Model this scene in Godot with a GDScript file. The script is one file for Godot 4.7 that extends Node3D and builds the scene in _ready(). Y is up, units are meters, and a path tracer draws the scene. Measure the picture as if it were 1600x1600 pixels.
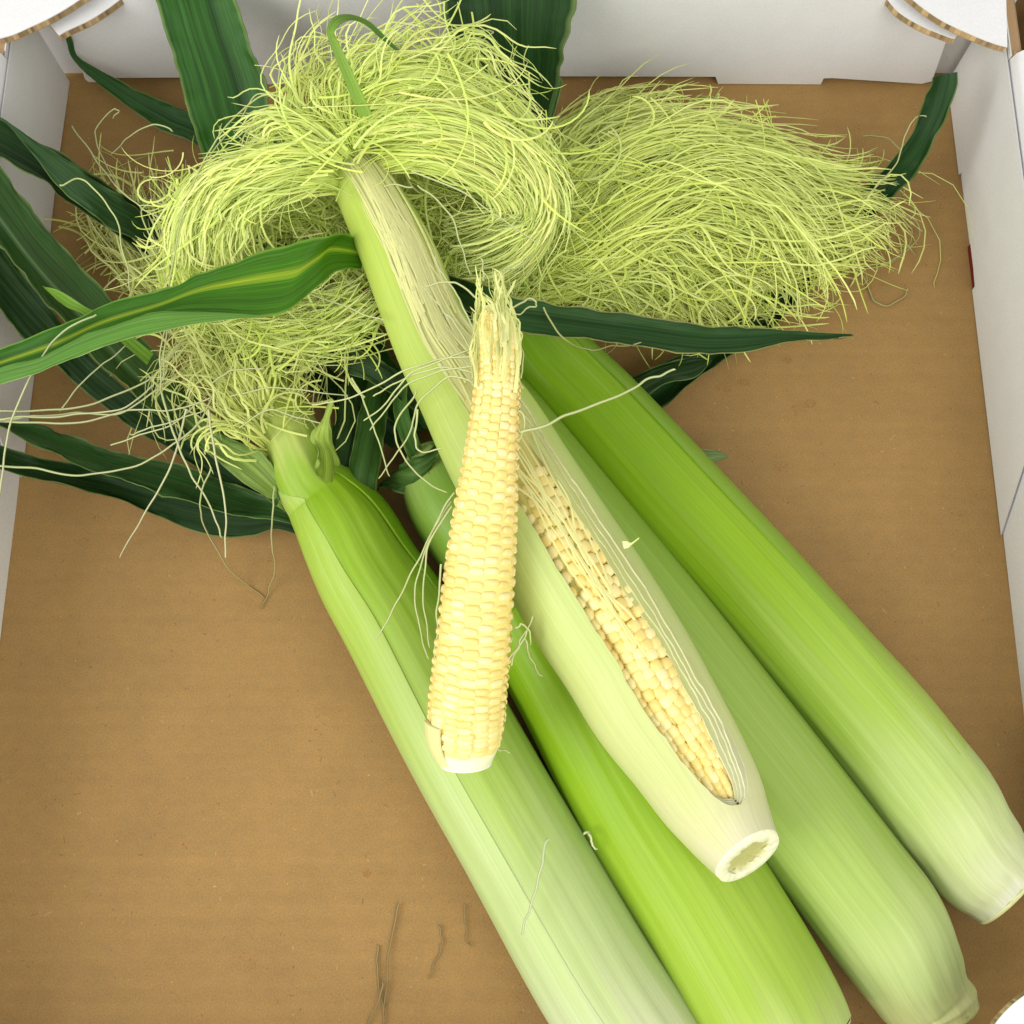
extends Node3D
# Young corn ears with their silk, lying in a white-lined cardboard tray, seen from above.

const FOCAL := 1715.0        # pixels of the 1600-pixel photograph
const TILT := 14.8           # degrees off straight down
const REACH := 0.293         # camera to the tray floor along its axis, metres
var eye := Vector3.ZERO
var ahead := Vector3.ZERO
var above := Vector3.ZERO
var taken := {}

# ------------------------------------------------------------------ mesh building
class Shape:
	var v := PackedVector3Array()
	var n := PackedVector3Array()
	var c := PackedColorArray()
	var uv := PackedVector2Array()
	var ix := PackedInt32Array()

	func add(p: Vector3, nn: Vector3, col: Color, t: Vector2) -> int:
		v.append(p); n.append(nn); c.append(col); uv.append(t)
		return v.size() - 1

	# front faces run clockwise: turned by the normal they carry
	func tri(a: int, b: int, d: int) -> void:
		var f := (v[b] - v[a]).cross(v[d] - v[a])
		if f.dot(n[a] + n[b] + n[d]) > 0.0:
			ix.append(a); ix.append(d); ix.append(b)
		else:
			ix.append(a); ix.append(b); ix.append(d)

	func quad(a: int, b: int, d: int, e: int) -> void:
		tri(a, b, d); tri(a, d, e)

	func flat(pts: Array, nn: Vector3, col: Color, s := 10.0) -> void:
		var i0 := v.size()
		var t := nn.cross(Vector3.RIGHT if absf(nn.x) < 0.7 else Vector3.BACK).normalized()
		var b := nn.cross(t)
		for p in pts:
			add(p, nn, col, Vector2(p.dot(t), p.dot(b)) * s)
		for k in range(1, pts.size() - 1):
			tri(i0, i0 + k, i0 + k + 1)

	func box(lo: Vector3, hi: Vector3, col: Color) -> void:
		for a in 3:
			for s in 2:
				var nn := Vector3.ZERO
				nn[a] = 1.0 if s else -1.0
				var q := []
				for k in [[0, 0], [1, 0], [1, 1], [0, 1]]:
					var p := Vector3.ZERO
					p[a] = hi[a] if s else lo[a]
					p[(a + 1) % 3] = hi[(a + 1) % 3] if k[0] else lo[(a + 1) % 3]
					p[(a + 2) % 3] = hi[(a + 2) % 3] if k[1] else lo[(a + 2) % 3]
					q.append(p)
				flat(q, nn, col)

	# rows of points -> smooth surface; wrap closes it round
	func grid(pts: Array, cols: Array, uvs: Array, flip := 1.0, wrap := false) -> void:
		var rows := pts.size()
		var m: int = pts[0].size()
		var i0 := v.size()
		for i in rows:
			var a: PackedVector3Array = pts[maxi(i - 1, 0)]
			var b: PackedVector3Array = pts[mini(i + 1, rows - 1)]
			var r: PackedVector3Array = pts[i]
			for j in m:
				var jl := j - 1
				var jr := j + 1
				if wrap:
					jl = (j - 1 + m - 1) % (m - 1)
					jr = (j + 1) % (m - 1)
				else:
					jl = maxi(jl, 0)
					jr = mini(jr, m - 1)
				var nn := (b[j] - a[j]).cross(r[jr] - r[jl]).normalized() * flip
				add(r[j], nn, cols[i][j], uvs[i][j])
		for i in rows - 1:
			for j in m - 1:
				var k := i0 + i * m + j
				quad(k, k + 1, k + m + 1, k + m)

	# a thin sheet with both faces and its rim; rows of points, thickness in metres
	func sheet(pts: Array, cols: Array, uvs: Array, thick: float, flip := 1.0, under := Color(-1, 0, 0), rim := Color(-1, 0, 0)) -> void:
		var rows := pts.size()
		var m: int = pts[0].size()
		var i0 := v.size()
		grid(pts, cols, uvs, flip)
		var back := []
		var bc := []
		for i in rows:
			var r := PackedVector3Array()
			var rc := PackedColorArray()
			for j in m:
				r.append(v[i0 + i * m + j] - n[i0 + i * m + j] * thick)
				rc.append(cols[i][j] if under.r < 0.0 else under)
			back.append(r)
			bc.append(rc)
		var i1 := v.size()
		grid(back, bc, uvs, -flip)
		for e in 2:
			for i in rows - 1:
				rimq(i0, i1, i * m + (m - 1 if e else 0), (i + 1) * m + (m - 1 if e else 0), rim)
			for j in m - 1:
				rimq(i0, i1, (rows - 1) * m * e + j, (rows - 1) * m * e + j + 1, rim)

	func rimq(i0: int, i1: int, a: int, b: int, rim: Color) -> void:
		var e := v[i0 + b] - v[i0 + a]
		var nn := e.cross(n[i0 + a]).normalized()
		var k := v.size()
		for q in [i0 + a, i0 + b, i1 + b, i1 + a]:
			add(v[q], nn, c[q] if rim.r < 0.0 else rim, uv[q])
		ix.append_array(PackedInt32Array([k, k + 1, k + 2, k, k + 2, k + 3]))

	# a thread along points, three-sided
	func thread(p: PackedVector3Array, r0: float, r1: float, c0: Color, c1: Color, side: Vector3, wide := 1.0) -> void:
		var m := p.size()
		var thin := 1.0 if wide <= 1.0 else 0.55
		var i0 := v.size()
		for i in m:
			var t := (p[mini(i + 1, m - 1)] - p[maxi(i - 1, 0)]).normalized()
			var x := t.cross(side).normalized()
			var y := t.cross(x)
			var f := float(i) / (m - 1)
			var r := lerpf(r0, r1, f)
			if i == m - 1:
				r *= 0.35
			var col := c0.lerp(c1, f)
			for k in 3:
				var a := TAU * k / 3.0 + 0.5
				var d := x * cos(a) + y * sin(a)
				add(p[i] + (x * cos(a) * wide + y * sin(a) * thin) * r, (x * cos(a) / wide + y * sin(a) / thin).normalized(), col, Vector2(k / 3.0, f))
		for i in m - 1:
			for k in 3:
				var a := i0 + i * 3 + k
				var b := i0 + i * 3 + (k + 1) % 3
				ix.append_array(PackedInt32Array([a, b + 3, b, a, a + 3, b + 3]))

	# a flattened, see-through thread
	func ribbon(p: PackedVector3Array, w0: float, w1: float, c0: Color, c1: Color, roll: float) -> void:
		var m := p.size()
		var i0 := v.size()
		for i in m:
			var t := (p[mini(i + 1, m - 1)] - p[maxi(i - 1, 0)]).normalized()
			var x := t.cross(Vector3.UP).normalized().rotated(t, roll * (1.0 - 1.6 * i / m))
			var y := x.cross(t)
			if y.y < 0.0:
				y = -y
			var f := float(i) / (m - 1)
			var w := lerpf(w0, w1, f) * (0.3 if i == m - 1 else 1.0)
			var col := c0.lerp(c1, f)
			add(p[i] - x * w, (y - x * 0.35).normalized(), col, Vector2(0, f))
			add(p[i] + x * w, (y + x * 0.35).normalized(), col, Vector2(1, f))
		for i in m - 1:
			var a := i0 + i * 2
			quad(a, a + 1, a + 3, a + 2)

	func mesh() -> ArrayMesh:
		var a := []
		a.resize(Mesh.ARRAY_MAX)
		a[Mesh.ARRAY_VERTEX] = v
		a[Mesh.ARRAY_NORMAL] = n
		a[Mesh.ARRAY_COLOR] = c
		a[Mesh.ARRAY_TEX_UV] = uv
		a[Mesh.ARRAY_INDEX] = ix
		var m := ArrayMesh.new()
		m.add_surface_from_arrays(Mesh.PRIMITIVE_TRIANGLES, a)
		return m

# ------------------------------------------------------------------ places
func ray(x: float, y: float) -> Vector3:
	return ahead + Vector3.RIGHT * ((x - 800.0) / FOCAL) + above * ((800.0 - y) / FOCAL)

func at(x: float, y: float, h: float) -> Vector3:       # the point of height h seen at that spot of the photograph
	var d := ray(x, y)
	return eye + d * ((eye.y - h) / -d.y)

func on_plane(x: float, y: float, axis: int, where: float) -> Vector3:
	var d := ray(x, y)
	var p := eye + d * ((where - eye[axis]) / d[axis])
	p[axis] = where
	return p

func smooth(p: PackedVector3Array, t: float) -> Vector3:  # Catmull-Rom through the points, t 0..1
	var m := p.size() - 1
	var f := clampf(t, 0.0, 1.0) * m
	var i := mini(int(f), m - 1)
	return p[i].cubic_interpolate(p[i + 1], p[maxi(i - 1, 0)], p[mini(i + 2, m)], f - i)

func smoothf(p: PackedFloat32Array, t: float) -> float:
	var m := p.size() - 1
	var f := clampf(t, 0.0, 1.0) * m
	var i := mini(int(f), m - 1)
	return cubic_interpolate(p[i], p[i + 1], p[maxi(i - 1, 0)], p[mini(i + 2, m)], f - i)

func ramp(stops: Array, t: float) -> Color:               # [[t, Color], ...]
	for k in range(1, stops.size()):
		if t <= stops[k][0]:
			var a: Color = stops[k - 1][1]
			return a.lerp(stops[k][1], smoothstep(stops[k - 1][0], stops[k][0], t))
	return stops[-1][1]

func srgb(r: float, g: float, b: float) -> Color:          # a colour as the photograph shows it -> linear base colour
	return Color(r / 255.0, g / 255.0, b / 255.0).srgb_to_linear()

# ------------------------------------------------------------------ objects
func named(called: String) -> String:
	if not taken.has(called):
		taken[called] = 0
		return called
	taken[called] += 1
	return "%s_%03d" % [called, taken[called]]

func thing(called: String, label: String, category: String, base: Vector3, group := "") -> Node3D:
	var o := Node3D.new()
	o.name = named(called)
	o.position = base
	tag(o, label, category, group)
	add_child(o)
	return o

func tag(o: Node3D, label: String, category := "", group := "") -> void:
	if label: o.set_meta("label", label)
	if category: o.set_meta("category", category)
	if group: o.set_meta("group", group)

func part(called: String, s: Shape, m: Material, parent: Node3D, label := "") -> MeshInstance3D:
	var o := MeshInstance3D.new()
	o.name = called
	o.mesh = s.mesh()
	o.material_override = m
	if parent != self and parent.get_parent() == self:
		o.position = -parent.position
	if label: o.set_meta("label", label)
	parent.add_child(o, true)
	return o

# ------------------------------------------------------------------ materials
func noise(sd: int, freq: float, oct := 3) -> FastNoiseLite:
	var f := FastNoiseLite.new()
	f.seed = sd
	f.frequency = freq
	f.noise_type = FastNoiseLite.TYPE_SIMPLEX
	f.fractal_octaves = oct
	return f

func fibre_picture(sd: int, deep: float, w := 512, h := 256) -> ImageTexture:   # fine veins running along v
	var a := noise(sd, 0.09, 2)
	var b := noise(sd + 1, 0.33, 2)
	var im := Image.create(w, h, false, Image.FORMAT_RGB8)
	for x in w:
		# wraps round: two noises cross-faded
		var f := float(x) / w
		for y in h:
			var k := 0.0
			for e in 2:
				var xx := float(x + (w if e else 0))
				var wt := (1.0 - f) if e else f
				k += wt * (0.55 * a.get_noise_2d(xx, y * 0.05) + 0.6 * b.get_noise_2d(xx, y * 0.12))
			var g := clampf(1.0 - deep * 0.5 + deep * k, 0.0, 1.0)
			im.set_pixel(x, y, Color(g, g, g))
	return ImageTexture.create_from_image(im)

func plant(rough: float, fibre: Texture2D, relief: float, back := 0.0, spec := 0.5) -> StandardMaterial3D:
	var m := StandardMaterial3D.new()
	m.vertex_color_use_as_albedo = true
	m.roughness = rough
	m.metallic_specular = spec
	if fibre:
		m.albedo_texture = fibre
		if relief > 0.0:
			m.heightmap_enabled = true
			m.heightmap_texture = fibre
			m.heightmap_scale = relief
	if back > 0.0:
		m.backlight_enabled = true
		m.backlight = Color(back, back, back)
	return m

func kraft_picture(sd: int, side: int) -> ImageTexture:      # paper fibres, specks, faint bands of the flutes
	var rng := RandomNumberGenerator.new()
	rng.seed = sd
	var big := noise(sd, 0.006, 3)
	var mid := noise(sd + 1, 0.05, 3)
	var fine := noise(sd + 2, 0.35, 2)
	var im := Image.create(side, side, false, Image.FORMAT_RGB8)
	for y in side:
		var band := 0.006 * sin(y * TAU / side * 52.0) + 0.012 * mid.get_noise_2d(7.0, y * 1.3)
		for x in side:
			var k := 1.0 + 0.03 * big.get_noise_2d(x, y) + 0.02 * mid.get_noise_2d(x * 0.6, y) + 0.09 * fine.get_noise_2d(x, y) + band
			var t := 0.008 * mid.get_noise_2d(x + 900.0, y)
			im.set_pixel(x, y, Color((0.607 + t) * k, 0.474 * k, (0.268 - t) * k))
	for i in 2600:
		var x := rng.randi_range(2, side - 12)
		var y := rng.randi_range(2, side - 12)
		var dark := rng.randf() < 0.72
		var col := Color(0.36, 0.26, 0.14) if dark else Color(0.83, 0.72, 0.52)
		var dx := rng.randf_range(-1, 1)
		var dy := rng.randf_range(-1, 1)
		var n := rng.randi_range(1, 5) if rng.randf() < 0.9 else rng.randi_range(5, 10)
		var w := rng.randf_range(0.15, 0.55)
		for k in n:
			var q := Vector2i(clampi(x + int(dx * k), 0, side - 1), clampi(y + int(dy * k), 0, side - 1))
			im.set_pixelv(q, im.get_pixelv(q).lerp(col, w))
	# juice spots: [x, y, radius] in shares of the sheet, where the photograph has them
	for s in [[0.79, 0.372, 0.006], [0.80, 0.368, 0.004], [0.715, 0.352, 0.005], [0.735, 0.347, 0.004], [0.767, 0.43, 0.005], [0.27, 0.855, 0.009], [0.375, 0.785, 0.003], [0.78, 0.325, 0.003], [0.05, 0.8, 0.012]]:
		for i in 90:
			var a := rng.randf() * TAU
			var r: float = s[2] * side * sqrt(rng.randf())
			var q := Vector2i(clampi(int(s[0] * side + cos(a) * r * 1.6), 0, side - 1), clampi(int(s[1] * side + sin(a) * r), 0, side - 1))
			im.set_pixelv(q, im.get_pixelv(q).lerp(Color(0.5, 0.3, 0.1), 0.28))
	return ImageTexture.create_from_image(im)

func card_picture(sd: int, side: int) -> ImageTexture:       # white-coated board: faint fibre mottling
	var a := noise(sd, 0.02, 3)
	var b := noise(sd + 3, 0.3, 2)
	var im := Image.create(side, side, false, Image.FORMAT_RGB8)
	for y in side:
		for x in side:
			var k := 0.965 + 0.008 * a.get_noise_2d(x, y) + 0.02 * b.get_noise_2d(x * 0.5, y)
			im.set_pixel(x, y, Color(k, k * 0.997, k * 0.99))
	return ImageTexture.create_from_image(im)

var M := {}
func make_materials() -> void:
	var fib := fibre_picture(3, 0.05, 1024, 128)
	var fib_strong := fibre_picture(11, 0.25)
	M.husk = plant(0.42, fib, 0.006, 0.0, 0.35)
	M.inner_husk = plant(0.4, fib, 0.006, 0.5, 0.35)
	M.leaf = plant(0.45, fib_strong, 0.014, 0.2, 0.28)
	M.young_leaf = plant(0.42, fib_strong, 0.012, 0.4, 0.3)
	M.silk = plant(0.4, null, 0.0, 0.7, 0.3)
	M.cut = plant(0.5, fibre_picture(23, 0.3, 128, 128), 0.01, 0.0, 0.5)
	for k in 4:
		var kc: Color = [srgb(245, 228, 150), srgb(243, 223, 140), srgb(247, 232, 164), srgb(242, 218, 130)][k]
		var km := StandardMaterial3D.new()
		km.albedo_color = kc.linear_to_srgb()
		km.roughness = 0.32
		M["kernel%d" % k] = km
	M.cob = plant(0.45, null, 0.0)
	var w := StandardMaterial3D.new()
	w.vertex_color_use_as_albedo = true
	w.albedo_texture = card_picture(5, 512)
	w.roughness = 0.55
	M.card = w
	var f := StandardMaterial3D.new()
	f.albedo_texture = kraft_picture(41, 1400)
	f.roughness = 0.8
	f.heightmap_enabled = true
	f.heightmap_texture = f.albedo_texture
	f.heightmap_scale = 0.012
	M.kraft = f
	var t := StandardMaterial3D.new()
	t.albedo_color = Color(0.36, 0.26, 0.17)
	t.roughness = 0.6
	M.table = t

# ------------------------------------------------------------------ tray
const WHITE := Color(0.83, 0.83, 0.835)
const EDGE := Color(0.42, 0.27, 0.13)

# an extruded card panel from its outline; the outline is flat, nn is its front, rim shows the brown inside of the board
func panel(outline: Array, nn: Vector3, thick: float, s: Shape, face := WHITE, rim := EDGE) -> void:
	var t := nn.cross(Vector3.RIGHT if absf(nn.x) < 0.7 else Vector3.BACK).normalized()
	var b := nn.cross(t)
	var flat := PackedVector2Array()
	for p in outline:
		flat.append(Vector2(p.dot(t), p.dot(b)))
	var tr := Geometry2D.triangulate_polygon(flat)
	for side in 2:
		var i0 := s.v.size()
		var d := nn if side == 0 else -nn
		for k in outline.size():
			s.add(outline[k] - (Vector3.ZERO if side == 0 else nn * thick), d, face, flat[k] * 9.0)
		for k in range(0, tr.size(), 3):
			s.tri(i0 + tr[k], i0 + tr[k + 1], i0 + tr[k + 2])
	for k in outline.size():
		var p: Vector3 = outline[k]
		var q: Vector3 = outline[(k + 1) % outline.size()]
		var out := (q - p).cross(nn).normalized()
		if Geometry2D.is_polygon_clockwise(flat):
			out = -out
		# three plies: liner, flutes, liner
		var cuts := [0.0, 0.12, 0.88, 1.0]
		for l in 3:
			var a: float = cuts[l] * thick
			var e: float = cuts[l + 1] * thick
			s.flat([p - nn * a, q - nn * a, q - nn * e, p - nn * e], out, [face, rim * (0.85 + 0.6 * husk_noise.get_noise_2d(k * 1.7, thick * 9000.0)), rim * 0.8][l])

func arc(px: Array, h: float) -> Array:
	var p := PackedVector3Array()
	for k in px:
		p.append(at(k[0], k[1], h))
	var o := []
	for i in 33:
		var q := smooth(p, i / 32.0)
		q.y = h
		o.append(q)
	return o

func tray() -> void:
	var o := thing("cardboard_tray", "white lined cardboard tray with a brown bottom holding the corn", "box", Vector3(0, -0.003, 0))
	var s := Shape.new()
	# floor sheet, its uv one square over the tray
	var i0 := 0
	for p in [Vector3(-0.139, 0, -0.139), Vector3(0.137, 0, -0.139), Vector3(0.137, 0, 0.155), Vector3(-0.139, 0, 0.155)]:
		s.add(p, Vector3.UP, Color.WHITE, Vector2((p.x + 0.139) / 0.276, (p.z + 0.139) / 0.294))
	s.quad(0, 1, 2, 3)
	s.box(Vector3(-0.139, -0.003, -0.139), Vector3(0.137, -0.0004, 0.155), Color.WHITE)
	part("floor", s, M.kraft, o)
	var H := 0.0385
	# side walls: hollow fold of board whose top is rounded; the fold stops short of the corner
	for side in 2:
		s = Shape.new()
		var d := -1.0 if side == 0 else 1.0
		var x0 := -0.1325 if side == 0 else 0.1303
		var sec := []
		for k in [[0.0, 0.0], [0.0, 0.034], [0.0006, 0.0372], [0.002, 0.0385], [0.0055, 0.0387], [0.0072, 0.0375], [0.0078, 0.034], [0.0078, -0.002]]:
			sec.append(Vector2(x0 + d * k[0], k[1]))
		var rows := []
		var cols := []
		var uvs := []
		var zs := [-0.1135, -0.08, -0.04, 0.0, 0.05, 0.1, 0.152]
		for z in zs:
			var r := PackedVector3Array()
			var rc := PackedColorArray()
			var ru := PackedVector2Array()
			for k in sec.size():
				r.append(Vector3(sec[k].x + 0.0003 * sin(z * 60.0 + k), sec[k].y + 0.0004 * sin(z * 47.0 + side), z))
				rc.append(WHITE)
				ru.append(Vector2(z * 9.0, k * 0.12))
			rows.append(r); cols.append(rc); uvs.append(ru)
		s.sheet(rows, cols, uvs, 0.0007, 1.0 if side == 1 else -1.0, WHITE, EDGE)
		# the part of the wall behind the corner flap
		panel([Vector3(x0, 0, -0.1335), Vector3(x0, 0.0365, -0.1335), Vector3(x0, 0.0365, -0.1137), Vector3(x0, 0, -0.1137)], Vector3(-d, 0, 0), 0.003, s)
		part("left_wall" if side == 0 else "right_wall", s, M.card, o)
	# inner flaps lying against the side walls, their front ends cut at a slant
	s = Shape.new()
	var xl := -0.1317
	panel([Vector3(xl, 0, -0.1325), Vector3(xl, 0.0355, -0.1325), Vector3(xl, 0.0355, -0.03), Vector3(xl - 0.0002, 0.012, -0.014), Vector3(xl, 0.0005, -0.0095), Vector3(xl, 0.0003, -0.05), Vector3(xl, 0.0012, -0.1)], Vector3.RIGHT, 0.0003, s, WHITE, WHITE * 0.9)
	part("inner_flap", s, M.card, o)
	s = Shape.new()
	var xr := 0.1296
	panel([Vector3(xr, 0.0002, -0.132), Vector3(xr, 0.0355, -0.132), Vector3(xr, 0.0355, -0.022), Vector3(xr, 0.018, -0.008), Vector3(xr, 0.0004, 0.0065), Vector3(xr, 0.0004, -0.0645), Vector3(xr, 0.0022, -0.0648), Vector3(xr, 0.0026, -0.07), Vector3(xr, 0.0024, -0.1005), Vector3(xr, 0.0004, -0.1012)], Vector3.LEFT, 0.0003, s, WHITE, WHITE * 0.9)
	part("inner_flap", s, M.card, o)
	s = Shape.new()
	s.box(Vector3(0.12975, 0.0003, -0.078), Vector3(0.1301, 0.0024, -0.0652), srgb(110, 14, 22))
	part("red_strip", s, M.cob, o, "dark red strip seen through the slot of the right wall")
	# back wall: a trapezoid flap with tabs reaching the floor
	s = Shape.new()
	var zb := -0.1314
	var out := []
	for p in [[105, 48], [120, 88], [133, 124], [138, 128], [150, 128.5], [158, 122], [300, 121], [396, 122], [400, 134.5], [458, 134], [462, 119], [700, 118.5], [1118, 120], [1122, 131], [1282, 133], [1287, 122.5], [1300, 122], [1440, 131], [1456, 127], [1470, 88], [1481, 57]]:
		var q := on_plane(p[0], p[1], 2, zb)
		q.y = maxf(q.y, 0.0003)
		out.append(q)
	out.append(Vector3(0.119, 0.04, zb)); out.append(Vector3(-0.1215, 0.04, zb))
	panel(out, Vector3.BACK, 0.0016, s, WHITE, Color(0.66, 0.6, 0.5))
	part("back_flap", s, M.card, o)
	s = Shape.new()
	s.box(Vector3(-0.139, -0.002, -0.1395), Vector3(0.137, 0.0395, -0.1355), WHITE)
	part("back_wall", s, M.card, o)
	s = Shape.new()
	s.box(Vector3(-0.139, -0.002, 0.151), Vector3(0.137, 0.0385, 0.157), WHITE)
	part("front_wall", s, M.card, o)
	# corner flaps, each two plies with an arc cut; the lower ply stands out a little
	var flaps := [
		[[[-6, 61], [20, 54], [45, 43], [75, 29], [105, 12], [132, -6]], [Vector3(-0.09, 0, -0.1398), Vector3(-0.1385, 0, -0.1398)], 0.0415, 0.0022],
		[[[92, 55], [106, 47], [140, 31], [170, 12], [196, -8]], [Vector3(-0.085, 0, -0.1354), Vector3(-0.1323, 0, -0.1354)], 0.0365, 0.0022],
		[[[1418, -8], [1445, 14], [1478, 35], [1528, 58], [1558, 69], [1574, 73]], [Vector3(0.1297, 0, -0.1398), Vector3(0.09, 0, -0.1398)], 0.0415, 0.0022],
		[[[1382, -8], [1404, 18], [1440, 40], [1479, 56], [1492, 60]], [Vector3(0.1296, 0, -0.1354), Vector3(0.085, 0, -0.1354)], 0.0365, 0.0022],
		[[[1640, 1538], [1612, 1549], [1588, 1565], [1567, 1585], [1552, 1606], [1545, 1630]], [Vector3(0.09, 0, 0.157), Vector3(0.137, 0, 0.157)], 0.0415, 0.0022],
	]
	for f in flaps:
		s = Shape.new()
		var line := arc(f[0], f[2])
		for p in f[1]:
			line.append(Vector3(p.x, f[2], p.z))
		panel(line, Vector3.UP, f[3], s, WHITE, Color(0.55, 0.38, 0.2))
		part("corner_flap", s, M.card, o)
	# brown board showing where the folded side walls end
	for side in 2:
		s = Shape.new()
		var x0 := -0.1403 if side == 0 else 0.1309
		for k in 4:
			s.box(Vector3(x0 + k * 0.0022, 0.030, -0.1148), Vector3(x0 + k * 0.0022 + 0.0011, 0.0372, -0.1137), EDGE)
		part("board_edge", s, M.cob, o)

func surroundings() -> void:
	var s := Shape.new()
	s.flat([Vector3(-1.2, -0.0065, -1.2), Vector3(1.2, -0.0065, -1.2), Vector3(1.2, -0.0065, 1.2), Vector3(-1.2, -0.0065, 1.2)], Vector3.UP, Color.WHITE)
	var t := part("tabletop", s, M.table, self)
	t.set_meta("kind", "structure")
	t.set_meta("label", "brown table top beneath the cardboard tray")
	var o := thing("brown_cardboard_box", "plain brown cardboard box edge beyond the tray's back right corner", "box", Vector3(0.15, -0.006, -0.12))
	s = Shape.new()
	s.box(Vector3(0.1415, -0.006, -0.25), Vector3(0.1450, 0.034, -0.06), Color.WHITE)
	part("side_wall", s, M.kraft, o)
	s = Shape.new()
	s.box(Vector3(0.1452, -0.006, -0.25), Vector3(0.24, 0.02, -0.06), Color.WHITE)
	part("bottom", s, M.kraft, o)

# ------------------------------------------------------------------ ears
class Ear:
	var mid := PackedVector3Array()
	var rad := PackedFloat32Array()

func ear_axis(st: Array, base_h: Array) -> Ear:     # st: [Lx, Ly, Rx, Ry]; base_h: heights of the axis, or empty for an ear that lies on the floor
	var e := Ear.new()
	var ls := PackedVector3Array()
	var rs := PackedVector3Array()
	for k in st.size():
		var h := 0.016
		if base_h.size():
			h = smoothf(PackedFloat32Array(base_h), float(k) / (st.size() - 1))
		else:
			var r := at(st[k][0], st[k][1], h).distance_to(at(st[k][2], st[k][3], h)) / 2.0
			h = lerpf(r, 0.0135, 0.35) + 0.0005
		ls.append(at(st[k][0], st[k][1], h))
		rs.append(at(st[k][2], st[k][3], h))
	for k in st.size():
		e.mid.append((ls[k] + rs[k]) / 2.0)
	for k in st.size():
		var d := (e.mid[mini(k + 1, st.size() - 1)] - e.mid[maxi(k - 1, 0)]).normalized()
		var w := rs[k] - ls[k]
		e.rad.append((w - d * w.dot(d)).length() / 2.0 * 0.985)
	return e

func ear_point(e: Ear, s: float, phi: float, grow := 0.0) -> Vector3:   # phi 0 on top, positive to the right of the tip-to-base view
	var c := smooth(e.mid, s)
	var d := (smooth(e.mid, minf(s + 0.02, 1.0)) - smooth(e.mid, maxf(s - 0.02, 0.0))).normalized()
	var side := d.cross(Vector3.UP).normalized()
	var up := side.cross(d)
	var r := smoothf(e.rad, s) + grow
	return c + (side * sin(phi) + up * cos(phi)) * r

var husk_noise := noise(77, 1.0, 2)

# a skin round an ear between two lines phi_a(s) .. phi_b(s); colour by tone(s, phi)
func skin(e: Ear, s: Shape, s0: float, s1: float, pa: Callable, pb: Callable, grow: Callable, tone: Callable, thick: float, rows := 110, m := 72, edge := Color(-1, 0, 0)) -> void:
	var pts := []
	var cols := []
	var uvs := []
	for i in rows + 1:
		var t := lerpf(s0, s1, float(i) / rows)
		var c := smooth(e.mid, t)
		var d := (smooth(e.mid, minf(t + 0.02, 1.0)) - smooth(e.mid, maxf(t - 0.02, 0.0))).normalized()
		var side := d.cross(Vector3.UP).normalized()
		var up := side.cross(d)
		var r0 := smoothf(e.rad, t)
		var a: float = pa.call(t)
		var b: float = pb.call(t)
		var r := PackedVector3Array()
		var rc := PackedColorArray()
		var ru := PackedVector2Array()
		for j in m + 1:
			var u := float(j) / m
			var f := lerpf(a, b, u)
			var g: float = r0 + grow.call(t, f)
			r.append(c + (side * sin(f) + up * cos(f)) * g)
			rc.append(tone.call(t, f))
			ru.append(Vector2(f / TAU * 1.0, t * 1.2))
		pts.append(r); cols.append(rc); uvs.append(ru)
	if thick <= 0.0:
		s.grid(pts, cols, uvs, -1.0, true)
	else:
		s.sheet(pts, cols, uvs, thick, -1.0, Color(-1, 0, 0), edge)

# closes the cut end of an ear: rim, a shallow step in, and the cut face
func cut_end(e: Ear, s: Shape, slant: float, rim: Color, face: Color, share := 0.82, deep := 0.0015, irregular := 0.05) -> void:
	var d := (e.mid[0] - smooth(e.mid, 0.05)).normalized()
	var side := (-d).cross(Vector3.UP).normalized()
	var up := side.cross(-d)
	var m := 48
	var rings := [[1.0, 0.0, rim], [0.97, 0.0009, rim], [share + 0.03, 0.0008, rim], [share, -deep * 0.3, rim.lerp(face, 0.6)], [share - 0.05, -deep, face], [0.45, -deep, face * 0.95], [0.2, -deep, face * 0.9], [0.01, -deep, face]]
	var pts := []
	var cols := []
	var uvs := []
	for k in rings.size():
		var r := PackedVector3Array()
		var rc := PackedColorArray()
		var ru := PackedVector2Array()
		for j in m + 1:
			var f := TAU * j / m
			var w := 1.0 + irregular * husk_noise.get_noise_2d(cos(f) * 2.0 + k * 0.3, sin(f) * 2.0) * (1.0 if k > 1 else 0.0)
			var q: float = rings[k][0] * e.rad[0] * w
			var p: Vector3 = e.mid[0] + (side * sin(f) + up * cos(f)) * q + d * rings[k][1] - d * slant * cos(f) * q
			r.append(p)
			rc.append(rings[k][2] * (1.0 + 0.12 * husk_noise.get_noise_2d(f * 3.0, k * 5.0)))
			ru.append(Vector2(f / TAU, rings[k][0]))
		pts.append(r); cols.append(rc); uvs.append(ru)
	s.grid(pts, cols, uvs, 1.0, true)

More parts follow.
